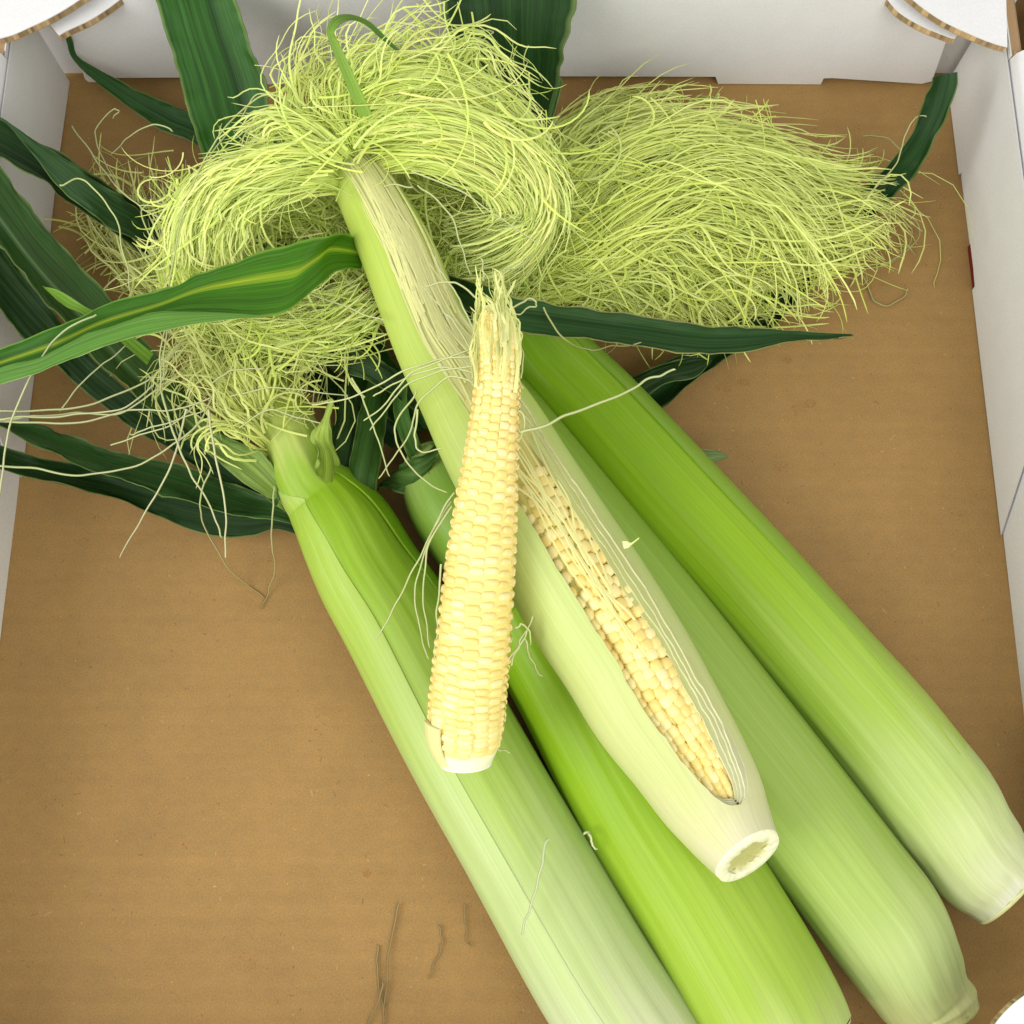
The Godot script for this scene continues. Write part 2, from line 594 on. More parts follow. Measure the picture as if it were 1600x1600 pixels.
func husk_tone(stops: Array, sd: float, streak := 0.22) -> Callable:
	return func(t: float, f: float) -> Color:
		var wob := 0.03 * husk_noise.get_noise_2d(f * 1.3 + sd, t * 2.0)
		var col := ramp(stops, clampf(t + wob, 0.0, 1.0))
		var k := husk_noise.get_noise_2d(f * 9.0 + sd * 3.1, t * 0.9)
		var k2 := husk_noise.get_noise_2d(f * 27.0 + sd, t * 1.5 + 40.0)
		col = col * (1.0 + streak * 0.09 * k + streak * 0.09 * k2)
		# pale veins
		if k2 > 0.33:
			col = col.lerp(Color(0.62, 0.68, 0.36), 0.07 * (k2 - 0.33) / 0.4)
		return Color(clampf(col.r * (0.99 - 0.23 * col.g), 0, 0.9), clampf(col.g * (0.97 - 0.22 * col.g), 0, 0.9), clampf(col.b * (0.66 + 0.40 * clampf(col.b * 2.2, 0.0, 1.0)), 0, 0.9))

func plain(k: float) -> Callable:
	return func(_a, _b = 0.0): return k

func whole_husk(e: Ear, tone: Callable, s1 := 1.0, slant := 0.0, sd := 0.0, ring := 0.0) -> Shape:
	var s := Shape.new()
	var bumps := func(t: float, f: float) -> float:
		return 0.00025 * husk_noise.get_noise_2d(f * 2.0 + sd, t * 3.0) + 0.00006 * husk_noise.get_noise_2d(f * 14.0 + sd, t) + ring * (exp(-pow((t - 0.055) / 0.014, 2.0)) - 0.7 * exp(-pow((t - 0.09) / 0.014, 2.0)))
	skin(e, s, 0.0, s1, plain(-PI), plain(PI), bumps, tone, 0.0, 120, 110)
	if slant != 0.0:
		# shear the last rows so that the cut runs aslant
		var d := (e.mid[0] - smooth(e.mid, 0.05)).normalized()
		for k in s.v.size():
			var along := (e.mid[0] - s.v[k]).dot(d)
			if along < 0.012:
				var up := s.v[k] - e.mid[0]
				var lift := (up - d * up.dot(d)).dot(Vector3.UP)
				s.v[k] -= d * slant * lift * smoothstep(0.012, 0.0, along)
	return s

# ------------------------------------------------------------------ leaves
# st: [Lx, Ly, Rx, Ry, height of L, height of R]; keel = how deep the middle hangs (metres, at u0)
func leaf(st: Array, opt: Dictionary) -> Shape:
	var ls := PackedVector3Array()
	var rs := PackedVector3Array()
	for k in st:
		ls.append(at(k[0], k[1], k[4]))
		rs.append(at(k[2], k[3], k[5] if k.size() > 5 else k[4]))
	var rows: int = opt.get("rows", 64)
	var keel: float = opt.get("keel", 0.001)
	var u0: float = opt.get("rib", 0.5)
	var sd: float = opt.get("seed", 0.0)
	var ripple: float = opt.get("ripple", 0.0006)
	var col: Color = opt.get("col", Color(0.03, 0.085, 0.028))
	var col2: Color = opt.get("col2", col)               # towards the last station
	var ribcol: Color = opt.get("ribcol", col * 1.6)
	var bloom: Color = opt.get("bloom", Color(0.065, 0.115, 0.055))
	var much: float = opt.get("much", 0.5)
	var margin: Color = opt.get("margin", Color(0.24, 0.34, 0.13))
	var us := [0.0, 0.014, 0.05]
	for k in 18:
		us.append(0.09 + 0.82 * k / 17.0)
	us.append_array([0.95, 0.986, 1.0])
	var pts := []
	var cols := []
	var uvs := []
	var length := 0.0
	for i in rows + 1:
		var t := float(i) / rows
		var l := smooth(ls, t)
		var r := smooth(rs, t)
		var w := l.distance_to(r)
		if i > 0:
			length += ((l + r) / 2.0).distance_to((smooth(ls, t - 1.0 / rows) + smooth(rs, t - 1.0 / rows)) / 2.0)
		var along := (smooth(ls, minf(t + 0.02, 1)) + smooth(rs, minf(t + 0.02, 1)) - smooth(ls, maxf(t - 0.02, 0)) - smooth(rs, maxf(t - 0.02, 0))).normalized()
		var up := along.cross(r - l).normalized()
		if up.y < 0.0:
			up = -up
		var row := PackedVector3Array()
		var rc := PackedColorArray()
		var ru := PackedVector2Array()
		for u in us:
			var v: float = 1.0 - (u0 - u) / u0 if u < u0 else 1.0 - (u - u0) / (1.0 - u0)
			var drop := keel * minf(w / 0.012, 1.0) * (1.0 - pow(1.0 - v, 1.6))
			var edge := pow(absf(2.0 * u - 1.0), 2.5)
			var wave := ripple * edge * minf(w / 0.008, 1.0) * (0.5 * sin(length * 330.0 + sd + u * 4.0 + 3.0 * husk_noise.get_noise_2d(length * 30.0, sd)) + 1.6 * husk_noise.get_noise_2d(length * 90.0 + sd, u * 2.0))
			var veins := 0.00012 * minf(w / 0.012, 1.0) * sin(u * 55.0)
			var p: Vector3 = l.lerp(r, u) - up * (drop - wave - veins)
			p += (r - l) * (0.035 * edge * signf(u - 0.5) * husk_noise.get_noise_2d(length * 90.0 + sd * 3.0, signf(u - 0.5) * 9.0))
			p.y = maxf(p.y, 0.0006)
			row.append(p)
			var k := husk_noise.get_noise_2d(u * 14.0 + sd, length * 6.0)
			var k2 := husk_noise.get_noise_2d(u * 7.0 + sd * 2.0, length * 14.0)
			var q := col.lerp(col2, t) * (1.25 + 0.35 * k)
			q = q.lerp(bloom, clampf(much * (0.35 + 0.9 * k2 + 0.3 * k), 0.0, 0.85))
			var rib := smoothstep(0.07, 0.02, absf(u - u0))
			q = q.lerp(ribcol, rib * float(opt.get("ribmuch", 0.55)))
			if u < 0.02 or u > 0.98:
				q = q.lerp(margin, 0.5)
			rc.append(Color(q.r, q.g, q.b * 0.72))
			ru.append(Vector2(u * 0.5, length * 4.0))
		pts.append(row); cols.append(rc); uvs.append(ru)
	var s := Shape.new()
	var a: PackedVector3Array = pts[rows / 2]
	var b: PackedVector3Array = pts[rows / 2 + 1]
	var flip := 1.0 if (b[10] - a[10]).cross(a[11] - a[9]).y > 0.0 else -1.0
	s.sheet(pts, cols, uvs, 0.00022, flip)
	return s

# ------------------------------------------------------------------ silk
# path: [x, y, height, spread in pixels]; threads follow it, gathered in clumps
func lock(s: Shape, path: Array, count: int, sd: int, opt := {}) -> void:
	var rng := RandomNumberGenerator.new()
	rng.seed = sd
	var p := PackedVector3Array()
	var w := PackedFloat32Array()
	for k in path:
		p.append(at(k[0], k[1], k[2]))
		w.append(k[3] * 0.000171 * (1.0 - k[2] / 0.283))
	var frizz: float = opt.get("frizz", 1.0)
	var flat: float = opt.get("flat", 0.5)
	var c0: Color = opt.get("c0", srgb(205, 222, 90)) * SILK
	var c1: Color = opt.get("c1", srgb(218, 230, 140)) * SILK
	var r: float = opt.get("r", 0.00024)
	var most: float = opt.get("t1", 1.0)
	var least: float = opt.get("t0", 0.55)
	var start: float = opt.get("start", 0.12)
	var seg: int = opt.get("seg", 22)
	var clumps: int = maxi(3, count / int(opt.get("per", 8)))
	var centre := []
	for k in clumps:
		var a := rng.randf() * TAU
		var q := sqrt(rng.randf())
		centre.append([Vector2(cos(a), sin(a)) * q, rng.randf_range(-0.9, 0.9), rng.randf_range(-1, 1)])
	for i in count:
		var cl: Array = centre[i % clumps]
		var a := rng.randf() * TAU
		var loose := rng.randf() < float(opt.get("loose", 0.16))
		var off: Vector2 = cl[0] * 0.85 + Vector2(cos(a), sin(a)) * sqrt(rng.randf()) * (0.75 if loose else 0.26)
		var ta := rng.randf() * start
		var tb := rng.randf_range(least, most)
		var twist: float = cl[1] * 1.1 + rng.randf_range(-0.35, 0.35)
		var f1 := rng.randf_range(5, 10)
		var f2 := rng.randf_range(14, 26)
		var p1 := rng.randf() * TAU
		var p2 := rng.randf() * TAU
		var am := (0.0008 if not loose else 0.0018) * frizz * rng.randf_range(0.3, 1.2)
		var curl := rng.randf_range(-1, 1) * 0.006 * frizz if rng.randf() < 0.3 else 0.0
		var curl2 := rng.randf_range(-1, 1) * 0.004 * frizz
		var line := PackedVector3Array()
		for k in seg + 1:
			var g := float(k) / seg
			var t := lerpf(ta, tb, g)
			var c := smooth(p, t)
			var d := (smooth(p, minf(t + 0.03, 1)) - smooth(p, maxf(t - 0.03, 0))).normalized()
			var side := d.cross(Vector3.UP).normalized()
			var up := side.cross(d)
			var o := off.rotated(twist * g)
			var wide := smoothf(w, t)
			var grow := 0.25 + 0.75 * g
			var pos := c + side * (o.x * wide + am * grow * (sin(f1 * g + p1) + 0.35 * sin(f2 * g + p2)) + curl * pow(g, 3.0)) + up * (o.y * wide * flat + 0.6 * am * grow * cos(f1 * g + p2) + curl2 * pow(g, 3.0))
			pos.y = maxf(pos.y, 0.0005 + 0.0004 * absf(o.x))
			line.append(pos)
		var b := rng.randf_range(0.82, 1.1)
		var ca := c0.lerp(c1, rng.randf() * 0.5) * b
		var cb := c1 * b
		ca = Color(minf(ca.r, 0.92), minf(ca.g, 0.93), minf(ca.b, 0.8))
		cb = Color(minf(cb.r, 0.92), minf(cb.g, 0.93), minf(cb.b, 0.8))
		if rng.randf() < float(opt.get("ribbons", 0.6)):
			var half := r * rng.randf_range(0.7, 1.7)
			s.ribbon(line, half, half * 0.6, ca, cb, rng.randf_range(-0.7, 0.7))
		else:
			s.thread(line, r * rng.randf_range(0.55, 1.0), r * rng.randf_range(0.4, 0.8), ca, cb, Vector3(rng.randf_range(-0.3, 0.3), 1, rng.randf_range(-0.3, 0.3)).normalized())

# loose threads that cross one another: each starts somewhere round the path and bends its own way
func tangle(s: Shape, path: Array, count: int, sd: int, opt := {}) -> void:
	var rng := RandomNumberGenerator.new()
	rng.seed = sd
	var p := PackedVector3Array()
	var w := PackedFloat32Array()
	for k in path:
		p.append(at(k[0], k[1], k[2]))
		w.append(k[3] * 0.000171)
	var c0: Color = opt.get("c0", srgb(205, 222, 90)) * SILK
	var c1: Color = opt.get("c1", srgb(218, 230, 140)) * SILK
	var turn: float = opt.get("turn", 0.0)
	var wild: float = opt.get("wild", 0.8)
	var long: float = opt.get("long", 0.018)
	var deep: float = opt.get("deep", 0.006)
	for i in count:
		var t := rng.randf()
		var d := (smooth(p, minf(t + 0.04, 1)) - smooth(p, maxf(t - 0.04, 0)))
		d.y *= 0.3
		d = d.normalized().rotated(Vector3.UP, turn + rng.randfn(0.0, wild))
		var a := rng.randf() * TAU
		var pos := smooth(p, t) + Vector3(cos(a), 0, sin(a)) * smoothf(w, t) * sqrt(rng.randf()) + Vector3.UP * deep * rng.randf_range(-1, 0.7)
		var n := 14
		var step := long * rng.randf_range(0.5, 1.4) / n
		var bend := rng.randfn(0.0, 0.10)
		var more := rng.randfn(0.0, 0.012)
		var rise := rng.randf_range(-0.05, 0.03)
		pos -= d * step * n * 0.5
		var line := PackedVector3Array()
		for k in n + 1:
			pos.y = maxf(pos.y, 0.0005)
			line.append(pos)
			pos += d * step
			d = d.rotated(Vector3.UP, bend + more * k)
			d.y = clampf(d.y + rise * 0.3, -0.5, 0.3)
			d = d.normalized()
		var b := rng.randf_range(0.8, 1.1)
		var ca := c0.lerp(c1, rng.randf()) * b
		ca = Color(minf(ca.r, 0.92), minf(ca.g, 0.93), minf(ca.b, 0.8))
		var r := rng.randf_range(0.00016, 0.0003)
		if i % 2:
			s.ribbon(line, r * 1.3, r * 0.7, ca, ca, rng.randf_range(-0.7, 0.7))
		else:
			s.thread(line, r * 0.8, r * 0.55, ca, ca, Vector3(0.1, 1, 0.2).normalized())

# threads that cling to the skin of an ear
func skin_threads(s: Shape, e: Ear, s0: float, s1: float, f0: float, f1: float, count: int, sd: int) -> void:
	var rng := RandomNumberGenerator.new()
	rng.seed = sd
	for i in count:
		var f := rng.randf_range(f0, f1)
		var a := rng.randf_range(s0, lerpf(s0, s1, 0.5))
		var b := rng.randf_range(lerpf(s0, s1, 0.45), s1)
		var drift := rng.randf_range(-0.35, 0.35)
		var line := PackedVector3Array()
		for k in 21:
			var g := k / 20.0
			line.append(ear_point(e, lerpf(a, b, g), f + drift * g + 0.05 * sin(g * 7.0 + i), -0.0004 * smoothstep(0.95, 0.6, absf(f)) + 0.0001))
		var c := srgb(238, 238, 165) * rng.randf_range(0.88, 1.05)
		s.ribbon(line, 0.00028, 0.00014, c, c, 0.0)

# one thread laid by hand: [x, y, height]
func stray(s: Shape, path: Array, r := 0.0004, c0 := Color(0.72, 0.78, 0.45), c1 := Color(0.8, 0.8, 0.55)) -> void:
	var p := PackedVector3Array()
	for k in path:
		p.append(at(k[0], k[1], k[2]))
	var line := PackedVector3Array()
	var m := path.size() * 7
	for k in m + 1:
		var q := smooth(p, float(k) / m)
		q += Vector3(husk_noise.get_noise_2d(k * 0.07 + path[0][0], 3.0), 0.4 * husk_noise.get_noise_2d(k * 0.07, path[0][1]), husk_noise.get_noise_2d(k * 0.07, 99.0 + path[0][0])) * 0.0005
		q.y = maxf(q.y, 0.0004)
		line.append(q)
	s.thread(line, r, r * 0.7, c0, c1, Vector3(0.2, 1, 0.1).normalized())

# ------------------------------------------------------------------ cobs
func kernel_mesh(sd: int) -> ArrayMesh:     # a rounded, slightly square bead on the xz plane, unit size
	var s := Shape.new()
	var rng := RandomNumberGenerator.new()
	rng.seed = sd
	var m := 10
	var pts := []
	var cols := []
	var uvs := []
	for i in 5:
		var a := lerpf(-0.35, PI / 2.0, i / 4.0)
		var r := PackedVector3Array()
		var rc := PackedColorArray()
		var ru := PackedVector2Array()
		for j in m + 1:
			var f := TAU * (j % m) / m
			var cx := signf(cos(f)) * pow(absf(cos(f)), 0.7)
			var cz := signf(sin(f)) * pow(absf(sin(f)), 0.7)
			var k := pow(maxf(cos(a), 0.0), 0.75)
			r.append(Vector3(cx * k * 0.5, sin(a), cz * k * 0.5))
			rc.append(Color.WHITE)
			ru.append(Vector2(f, a))
		pts.append(r); cols.append(rc); uvs.append(ru)
	s.grid(pts, cols, uvs, -1.0, true)
	for k in range(s.n.size() - m - 1, s.n.size()):
		s.n[k] = Vector3.UP
	# outward normals whatever the winding
	for k in s.n.size():
		if s.n[k].dot(s.v[k] + Vector3(0, 0.3, 0)) < 0.0:
			s.n[k] = -s.n[k]
	for k in range(0, s.ix.size(), 3):
		var f := (s.v[s.ix[k + 1]] - s.v[s.ix[k]]).cross(s.v[s.ix[k + 2]] - s.v[s.ix[k]])
		if f.dot(s.n[s.ix[k]] + s.n[s.ix[k + 1]] + s.n[s.ix[k + 2]]) > 0.0:
			var q := s.ix[k + 1]
			s.ix[k + 1] = s.ix[k + 2]
			s.ix[k + 2] = q
	return s.mesh()

const SILK := Color(1.2, 1.22, 1.3)
var bead := []
func kernels(e: Ear, parent: Node3D, s0: float, s1: float, rows: int, rings: int, seen: Callable, sd: int, high := 1.0, plump := 1.0) -> void:
	var rng := RandomNumberGenerator.new()
	rng.seed = sd
	var rest := []
	for i in rings:
		for j in rows:
			var t := lerpf(s0, s1, (i + 0.5 + 0.25 * (j % 2)) / rings)
			t += rng.randf_range(-0.12, 0.12) * (s1 - s0) / rings
			var f := TAU * (j + 0.15 * sin(i * 0.21 + j)) / rows + rng.randf_range(-0.05, 0.05)
			f = wrapf(f, -PI, PI)
			var c := smooth(e.mid, t)
			var d := (smooth(e.mid, minf(t + 0.02, 1)) - smooth(e.mid, maxf(t - 0.02, 0))).normalized()
			var side := d.cross(Vector3.UP).normalized()
			var up := side.cross(d)
			var out := side * sin(f) + up * cos(f)
			var r := smoothf(e.rad, t)
			var wide := TAU * r / rows * rng.randf_range(0.93, 1.0)
			var span := e.mid[0].distance_to(e.mid[e.mid.size() - 1]) * (s1 - s0) / rings * rng.randf_range(1.1, 1.24)
			var across := out.cross(d)
			var b := Basis(across * wide * plump, out * r * 0.115 * high * rng.randf_range(0.85, 1.12), d * span * plump)
			var tr := Transform3D(b.rotated(out, rng.randf_range(-0.12, 0.12)), c + out * r * 0.895)
			if seen.call(t, f):
				var o := MeshInstance3D.new()
				o.name = "kernel"
				o.mesh = bead[rng.randi() % bead.size()]
				o.material_override = M["kernel%d" % (rng.randi() % 4)]
				o.transform = tr
				if parent.get_parent() == self:
					o.position -= parent.position
				parent.add_child(o, true)
			else:
				rest.append(tr)
	if rest.size():
		var st := SurfaceTool.new()
		for k in rest.size():
			st.append_from(bead[k % bead.size()], 0, rest[k])
		var o := MeshInstance3D.new()
		o.name = "hidden_kernels"
		o.mesh = st.commit()
		o.material_override = M.kernel1
		o.set_meta("kind", "stuff")
		if parent.get_parent() == self:
			o.position = -parent.position
		parent.add_child(o, true)

# ------------------------------------------------------------------ the scene
func _ready() -> void:
	var tilt := deg_to_rad(TILT)
	ahead = Vector3(0, -cos(tilt), -sin(tilt))
	above = Vector3(0, sin(tilt), -cos(tilt))
	eye = -ahead * REACH
	var cam := Camera3D.new()
	cam.name = "camera"
	cam.transform = Transform3D(Basis(Vector3.RIGHT, above, -ahead), eye)
	cam.fov = rad_to_deg(2.0 * atan(800.0 / FOCAL))
	cam.near = 0.01
	cam.far = 20.0
	add_child(cam)
	var we := WorldEnvironment.new()
	we.name = "environment"
	var env := Environment.new()
	env.background_mode = Environment.BG_COLOR
	env.background_color = Color(0.55, 0.55, 0.55).linear_to_srgb()     # the room's own even light
	env.tonemap_mode = Environment.TONE_MAPPER_LINEAR
	env.tonemap_exposure = 1.22
	env.sdfgi_enabled = true
	env.ssao_enabled = true
	env.ssil_enabled = true
	we.environment = env
	add_child(we)
	var key := AreaLight3D.new()                      # broad window light from the left
	key.name = "window_light"
	key.area_size = Vector2(0.55, 0.55)
	key.light_energy = 0.42
	key.light_color = Color(1.0, 0.99, 0.97)
	key.shadow_enabled = true
	add_child(key)
	key.look_at_from_position(Vector3(-0.61, 0.48, 0.25), Vector3(0.0, 0.02, 0.0), Vector3.UP)
	var second := AreaLight3D.new()                   # weaker window across the room
	second.name = "far_window_light"
	second.area_size = Vector2(0.6, 0.6)
	second.light_energy = 0.33
	second.light_color = Color(1.0, 0.99, 0.97)
	second.shadow_enabled = true
	add_child(second)
	second.look_at_from_position(Vector3(0.36, 0.62, 0.5), Vector3(0.0, 0.02, 0.0), Vector3.UP)

	make_materials()
	surroundings()
	tray()
	for k in 3:
		bead.append(kernel_mesh(k))
	left_ear()
	middle_ear()
	lower_right_ear()
	right_ear()
	opened_ear()
	peeled_cob()
	loose_threads()

const LEAF_DARK := Color(0.018, 0.058, 0.014)
const LEAF_DEEP := Color(0.010, 0.034, 0.009)

func left_ear() -> void:
	var e := ear_axis([[938, 1722, 1118, 1618], [852, 1588, 1024, 1482], [744, 1391, 912, 1297], [642, 1207, 806, 1118], [549, 1024, 712, 950], [500, 930, 652, 866], [469, 854, 610, 800], [442, 795, 574, 766], [428, 758, 544, 742], [410, 700, 500, 664], [376, 635, 462, 602], [340, 560, 422, 530], [318, 505, 385, 480]], [0.0165, 0.0165, 0.0162, 0.016, 0.0155, 0.0155, 0.0155, 0.016, 0.0172, 0.0182, 0.018, 0.0165, 0.014])
	var o := thing("corn_ear", "leftmost unpeeled corn ear, long bright green husk under the loose cob's cut end", "corn ear", Vector3(e.mid[4].x, 0, e.mid[4].z))
	var tone := husk_tone([[0.0, srgb(222, 230, 165)], [0.12, srgb(200, 221, 140)], [0.25, srgb(176, 208, 98)], [0.42, srgb(154, 194, 58)], [0.58, srgb(140, 182, 34)], [0.68, srgb(158, 194, 72)], [0.74, srgb(188, 207, 108)], [0.84, srgb(174, 194, 76)], [1.0, srgb(168, 184, 76)]], 1.0, 0.3)
	var s := whole_husk(e, tone)
	cut_end(e, s, 0.0, srgb(225, 230, 170), srgb(210, 205, 140))
	part("husk", s, M.husk, o)
	# the outer husk leaf wrapped over the left side; its edge is the pale seam
	s = Shape.new()
	var tone2 := husk_tone([[0.0, srgb(222, 232, 170)], [0.15, srgb(202, 224, 140)], [0.37, srgb(182, 214, 96)], [0.58, srgb(170, 206, 78)], [0.68, srgb(186, 210, 112)], [0.75, srgb(195, 212, 130)]], 5.0, 0.2)
	var seam := func(t: float) -> float: return -0.22 - 0.12 * sin(t * 6.7) - 0.35 * smoothstep(0.33, 0.6, t) - 1.6 * smoothstep(0.62, 0.72, t)
	skin(e, s, 0.02, 0.715, plain(-2.7), seam, func(t, f): return 0.0003 - 0.0001 * smoothstep(0.35, 0.0, seam.call(t) - f) + 0.00025 * husk_noise.get_noise_2d(f * 2.0, t * 3.0), tone2, 0.0002, 110, 40, Color(0.72, 0.76, 0.55))
	part("husk_leaf", s, M.husk, o)
	s = Shape.new()
	var ridge := func(t: float) -> float: return 1.75 - 0.75 * smoothstep(0.3, 0.74, t)
	skin(e, s, 0.22, 0.70, func(t): return 1.05 - 0.45 * smoothstep(0.3, 0.74, t), ridge, func(t, f): return 0.0008 * smoothstep(0.22, 0.45, t), husk_tone([[0.0, srgb(150, 190, 60)], [0.45, srgb(128, 172, 34)], [0.74, srgb(135, 172, 66)]], 9.0), 0.0006, 80, 12)
	part("husk_leaf", s, M.husk, o)
	# leaf blades that fan out to the left
	s = leaf([[-60, 330, -60, 175, 0.047, 0.044], [0, 385, 0, 256, 0.043, 0.041], [60, 455, 60, 342, 0.038, 0.036], [105, 508, 112, 398, 0.034, 0.031], [150, 560, 175, 470, 0.030, 0.027], [215, 620, 240, 548, 0.026, 0.022], [290, 680, 305, 620, 0.023, 0.018], [370, 738, 380, 690, 0.021, 0.018], [432, 792, 438, 762, 0.02]], {"keel": 0.0022, "rib": 0.42, "col": LEAF_DARK, "ribcol": Color(0.16, 0.27, 0.15), "ribmuch": 0.8, "much": 0.75, "col2": Color(0.06, 0.14, 0.035), "seed": 1.0})
	part("leaf", s, M.leaf, o)
	s = leaf([[-60, 430, -60, 290, 0.044, 0.042], [0, 486, 0, 380, 0.04, 0.038], [34, 524, 70, 470, 0.036, 0.034], [90, 572, 128, 540, 0.03, 0.028], [131, 610, 165, 580, 0.025], [210, 672, 240, 640, 0.018], [259, 698, 300, 680, 0.015], [330, 745, 370, 730, 0.013], [400, 785, 430, 770, 0.013]], {"keel": 0.0012, "rib": 0.6, "col": LEAF_DEEP, "much": 0.45, "seed": 3.0})
	part("leaf", s, M.leaf, o)
	s = leaf([[-70, 640, -70, 648, 0.045, 0.04], [0, 664, 0, 660, 0.039, 0.036], [52, 692, 64, 664, 0.034, 0.03], [105, 719, 125, 686, 0.029, 0.025], [165, 742, 180, 706, 0.025, 0.02], [230, 765, 262, 722, 0.022, 0.016], [300, 788, 337, 745, 0.02, 0.014], [370, 806, 400, 772, 0.018, 0.013], [430, 812, 445, 785, 0.014], [490, 830, 500, 810, 0.010]], {"keel": 0.0008, "rib": 0.7, "col": Color(0.024, 0.075, 0.02), "much": 0.65, "seed": 6.0})
	part("leaf", s, M.leaf, o)
	s = leaf([[-70, 720, -70, 670, 0.042, 0.04], [0, 732, 0, 694, 0.036, 0.034], [56, 749, 56, 714, 0.031, 0.029], [124, 764, 110, 722, 0.025, 0.023], [187, 782, 165, 735, 0.018, 0.019], [250, 808, 235, 755, 0.012, 0.015], [310, 832, 310, 765, 0.008, 0.013], [375, 841, 380, 775, 0.006, 0.012], [432, 828, 436, 795, 0.006, 0.010], [500, 850, 505, 815, 0.005, 0.008]], {"keel": 0.0016, "rib": 0.62, "col": LEAF_DEEP, "much": 0.25, "seed": 8.0, "ripple": 0.0004})
	part("leaf", s, M.leaf, o)
	s = leaf([[67, 446, 69, 448, 0.043], [84, 464, 90, 453, 0.044], [104, 480, 112, 466, 0.044], [128, 490, 138, 482, 0.043], [170, 520, 180, 505, 0.038], [230, 570, 240, 552, 0.03]], {"col": Color(0.16, 0.32, 0.04), "much": 0.1, "seed": 12.0, "keel": 0.0005})
	part("leaf", s, M.young_leaf, o)
	# collar: crumpled green bits and a rolled dark sheath beside the throat
	s = leaf([[486, 742, 536, 764, 0.0285, 0.022], [490, 722, 534, 736, 0.0285, 0.022], [492, 702, 528, 712, 0.029, 0.024], [486, 684, 520, 692, 0.030, 0.027], [494, 668, 517, 673, 0.031], [505, 652, 515, 657, 0.032], [511, 636, 519, 640, 0.033], [517, 622, 521, 625, 0.034]], {"col": Color(0.28, 0.4, 0.07), "col2": Color(0.36, 0.48, 0.12), "much": 0.1, "ripple": 0.0016, "keel": -0.0008, "seed": 14.0})
	part("ligule", s, M.young_leaf, o)
	s = leaf([[540, 770, 584, 782, 0.019], [546, 720, 592, 738, 0.021], [556, 672, 600, 684, 0.02], [566, 625, 608, 632, 0.017], [580, 580, 618, 588, 0.014]], {"col": Color(0.035, 0.09, 0.02), "much": 0.15, "keel": -0.003, "seed": 15.0})
	part("sheath", s, M.leaf, o)
	s = leaf([[500, 742, 548, 765, 0.019], [512, 700, 560, 715, 0.018], [522, 650, 566, 660, 0.015], [530, 600, 560, 606, 0.012]], {"col": Color(0.022, 0.06, 0.02), "much": 0.3, "keel": -0.002, "seed": 16.0, "ripple": 0.0012})
	part("sheath", s, M.leaf, o)
	s = leaf([[462, 812, 478, 768, 0.013], [424, 782, 440, 745, 0.02], [370, 745, 405, 705, 0.024], [320, 705, 350, 680, 0.022], [270, 660, 300, 640, 0.02]], {"col": Color(0.3, 0.42, 0.12), "col2": Color(0.1, 0.2, 0.05), "much": 0.2, "keel": 0.001, "seed": 17.0})
	part("sheath", s, M.young_leaf, o)
	# silk
	s = Shape.new()
	var dim := {"c0": srgb(204, 212, 105), "c1": srgb(214, 218, 138), "frizz": 2.4, "loose": 0.4, "flat": 0.4, "least": 0.4}
	lock(s, [[400, 640, 0.026, 14], [350, 560, 0.022, 26], [300, 480, 0.016, 45], [240, 410, 0.011, 60], [200, 340, 0.008, 70], [185, 270, 0.006, 80]], 214, 101, dim)
	lock(s, [[400, 640, 0.027, 14], [360, 570, 0.024, 30], [340, 500, 0.02, 50], [310, 430, 0.016, 60], [270, 360, 0.012, 60], [240, 290, 0.01, 70]], 163, 102, dim)
	lock(s, [[395, 640, 0.028, 12], [360, 580, 0.027, 30], [340, 540, 0.026, 45], [300, 560, 0.026, 55], [270, 620, 0.025, 50], [300, 700, 0.023, 60]], 61, 103, {"c0": srgb(204, 212, 105), "c1": srgb(214, 218, 138), "frizz": 3.0, "loose": 0.5})
	lock(s, [[410, 650, 0.028, 12], [400, 580, 0.028, 30], [440, 530, 0.025, 45], [500, 545, 0.024, 50], [480, 620, 0.024, 40], [440, 640, 0.024, 40]], 30, 104, {"c0": srgb(204, 212, 105), "c1": srgb(214, 218, 138), "frizz": 3.4, "loose": 0.6, "per": 4})
	lock(s, [[430, 690, 0.019, 14], [380, 600, 0.029, 40], [350, 530, 0.027, 50], [360, 460, 0.024, 60], [400, 500, 0.024, 70]], 81, 105, {"c0": srgb(204, 212, 105), "c1": srgb(214, 218, 138), "frizz": 3.2, "loose": 0.6, "per": 5})
	lock(s, [[440, 715, 0.016, 12], [385, 680, 0.029, 30], [330, 640, 0.03, 40], [290, 580, 0.03, 50], [260, 540, 0.03, 50]], 23, 106, {"c0": srgb(204, 212, 105), "c1": srgb(214, 218, 138), "frizz": 2.6, "loose": 0.5, "per": 4})
	lock(s, [[430, 690, 0.018, 14], [345, 660, 0.031, 30], [300, 700, 0.03, 40], [320, 760, 0.027, 40]], 8, 107, {"c0": srgb(204, 212, 105), "c1": srgb(214, 218, 138), "frizz": 1.6, "per": 3, "r": 0.00024})
	tangle(s, [[400, 640, 0.026, 40], [350, 560, 0.024, 70], [310, 480, 0.018, 80], [230, 400, 0.012, 70]], 165, 151, {"c0": srgb(204, 212, 105), "c1": srgb(214, 218, 138)})
	tangle(s, [[260, 420, 0.01, 60], [200, 350, 0.008, 70], [180, 290, 0.006, 70]], 107, 152, {"c0": srgb(204, 212, 105), "c1": srgb(214, 218, 138)})
	tangle(s, [[430, 560, 0.026, 40], [480, 600, 0.026, 45], [420, 640, 0.028, 40]], 37, 153, {"c0": srgb(204, 212, 105), "c1": srgb(214, 218, 138), "wild": 1.5})
	part("silk", s, M.silk, o).set_meta("kind", "stuff")
	var pale := Color(0.64, 0.72, 0.36)
	var white := Color(0.78, 0.78, 0.48)
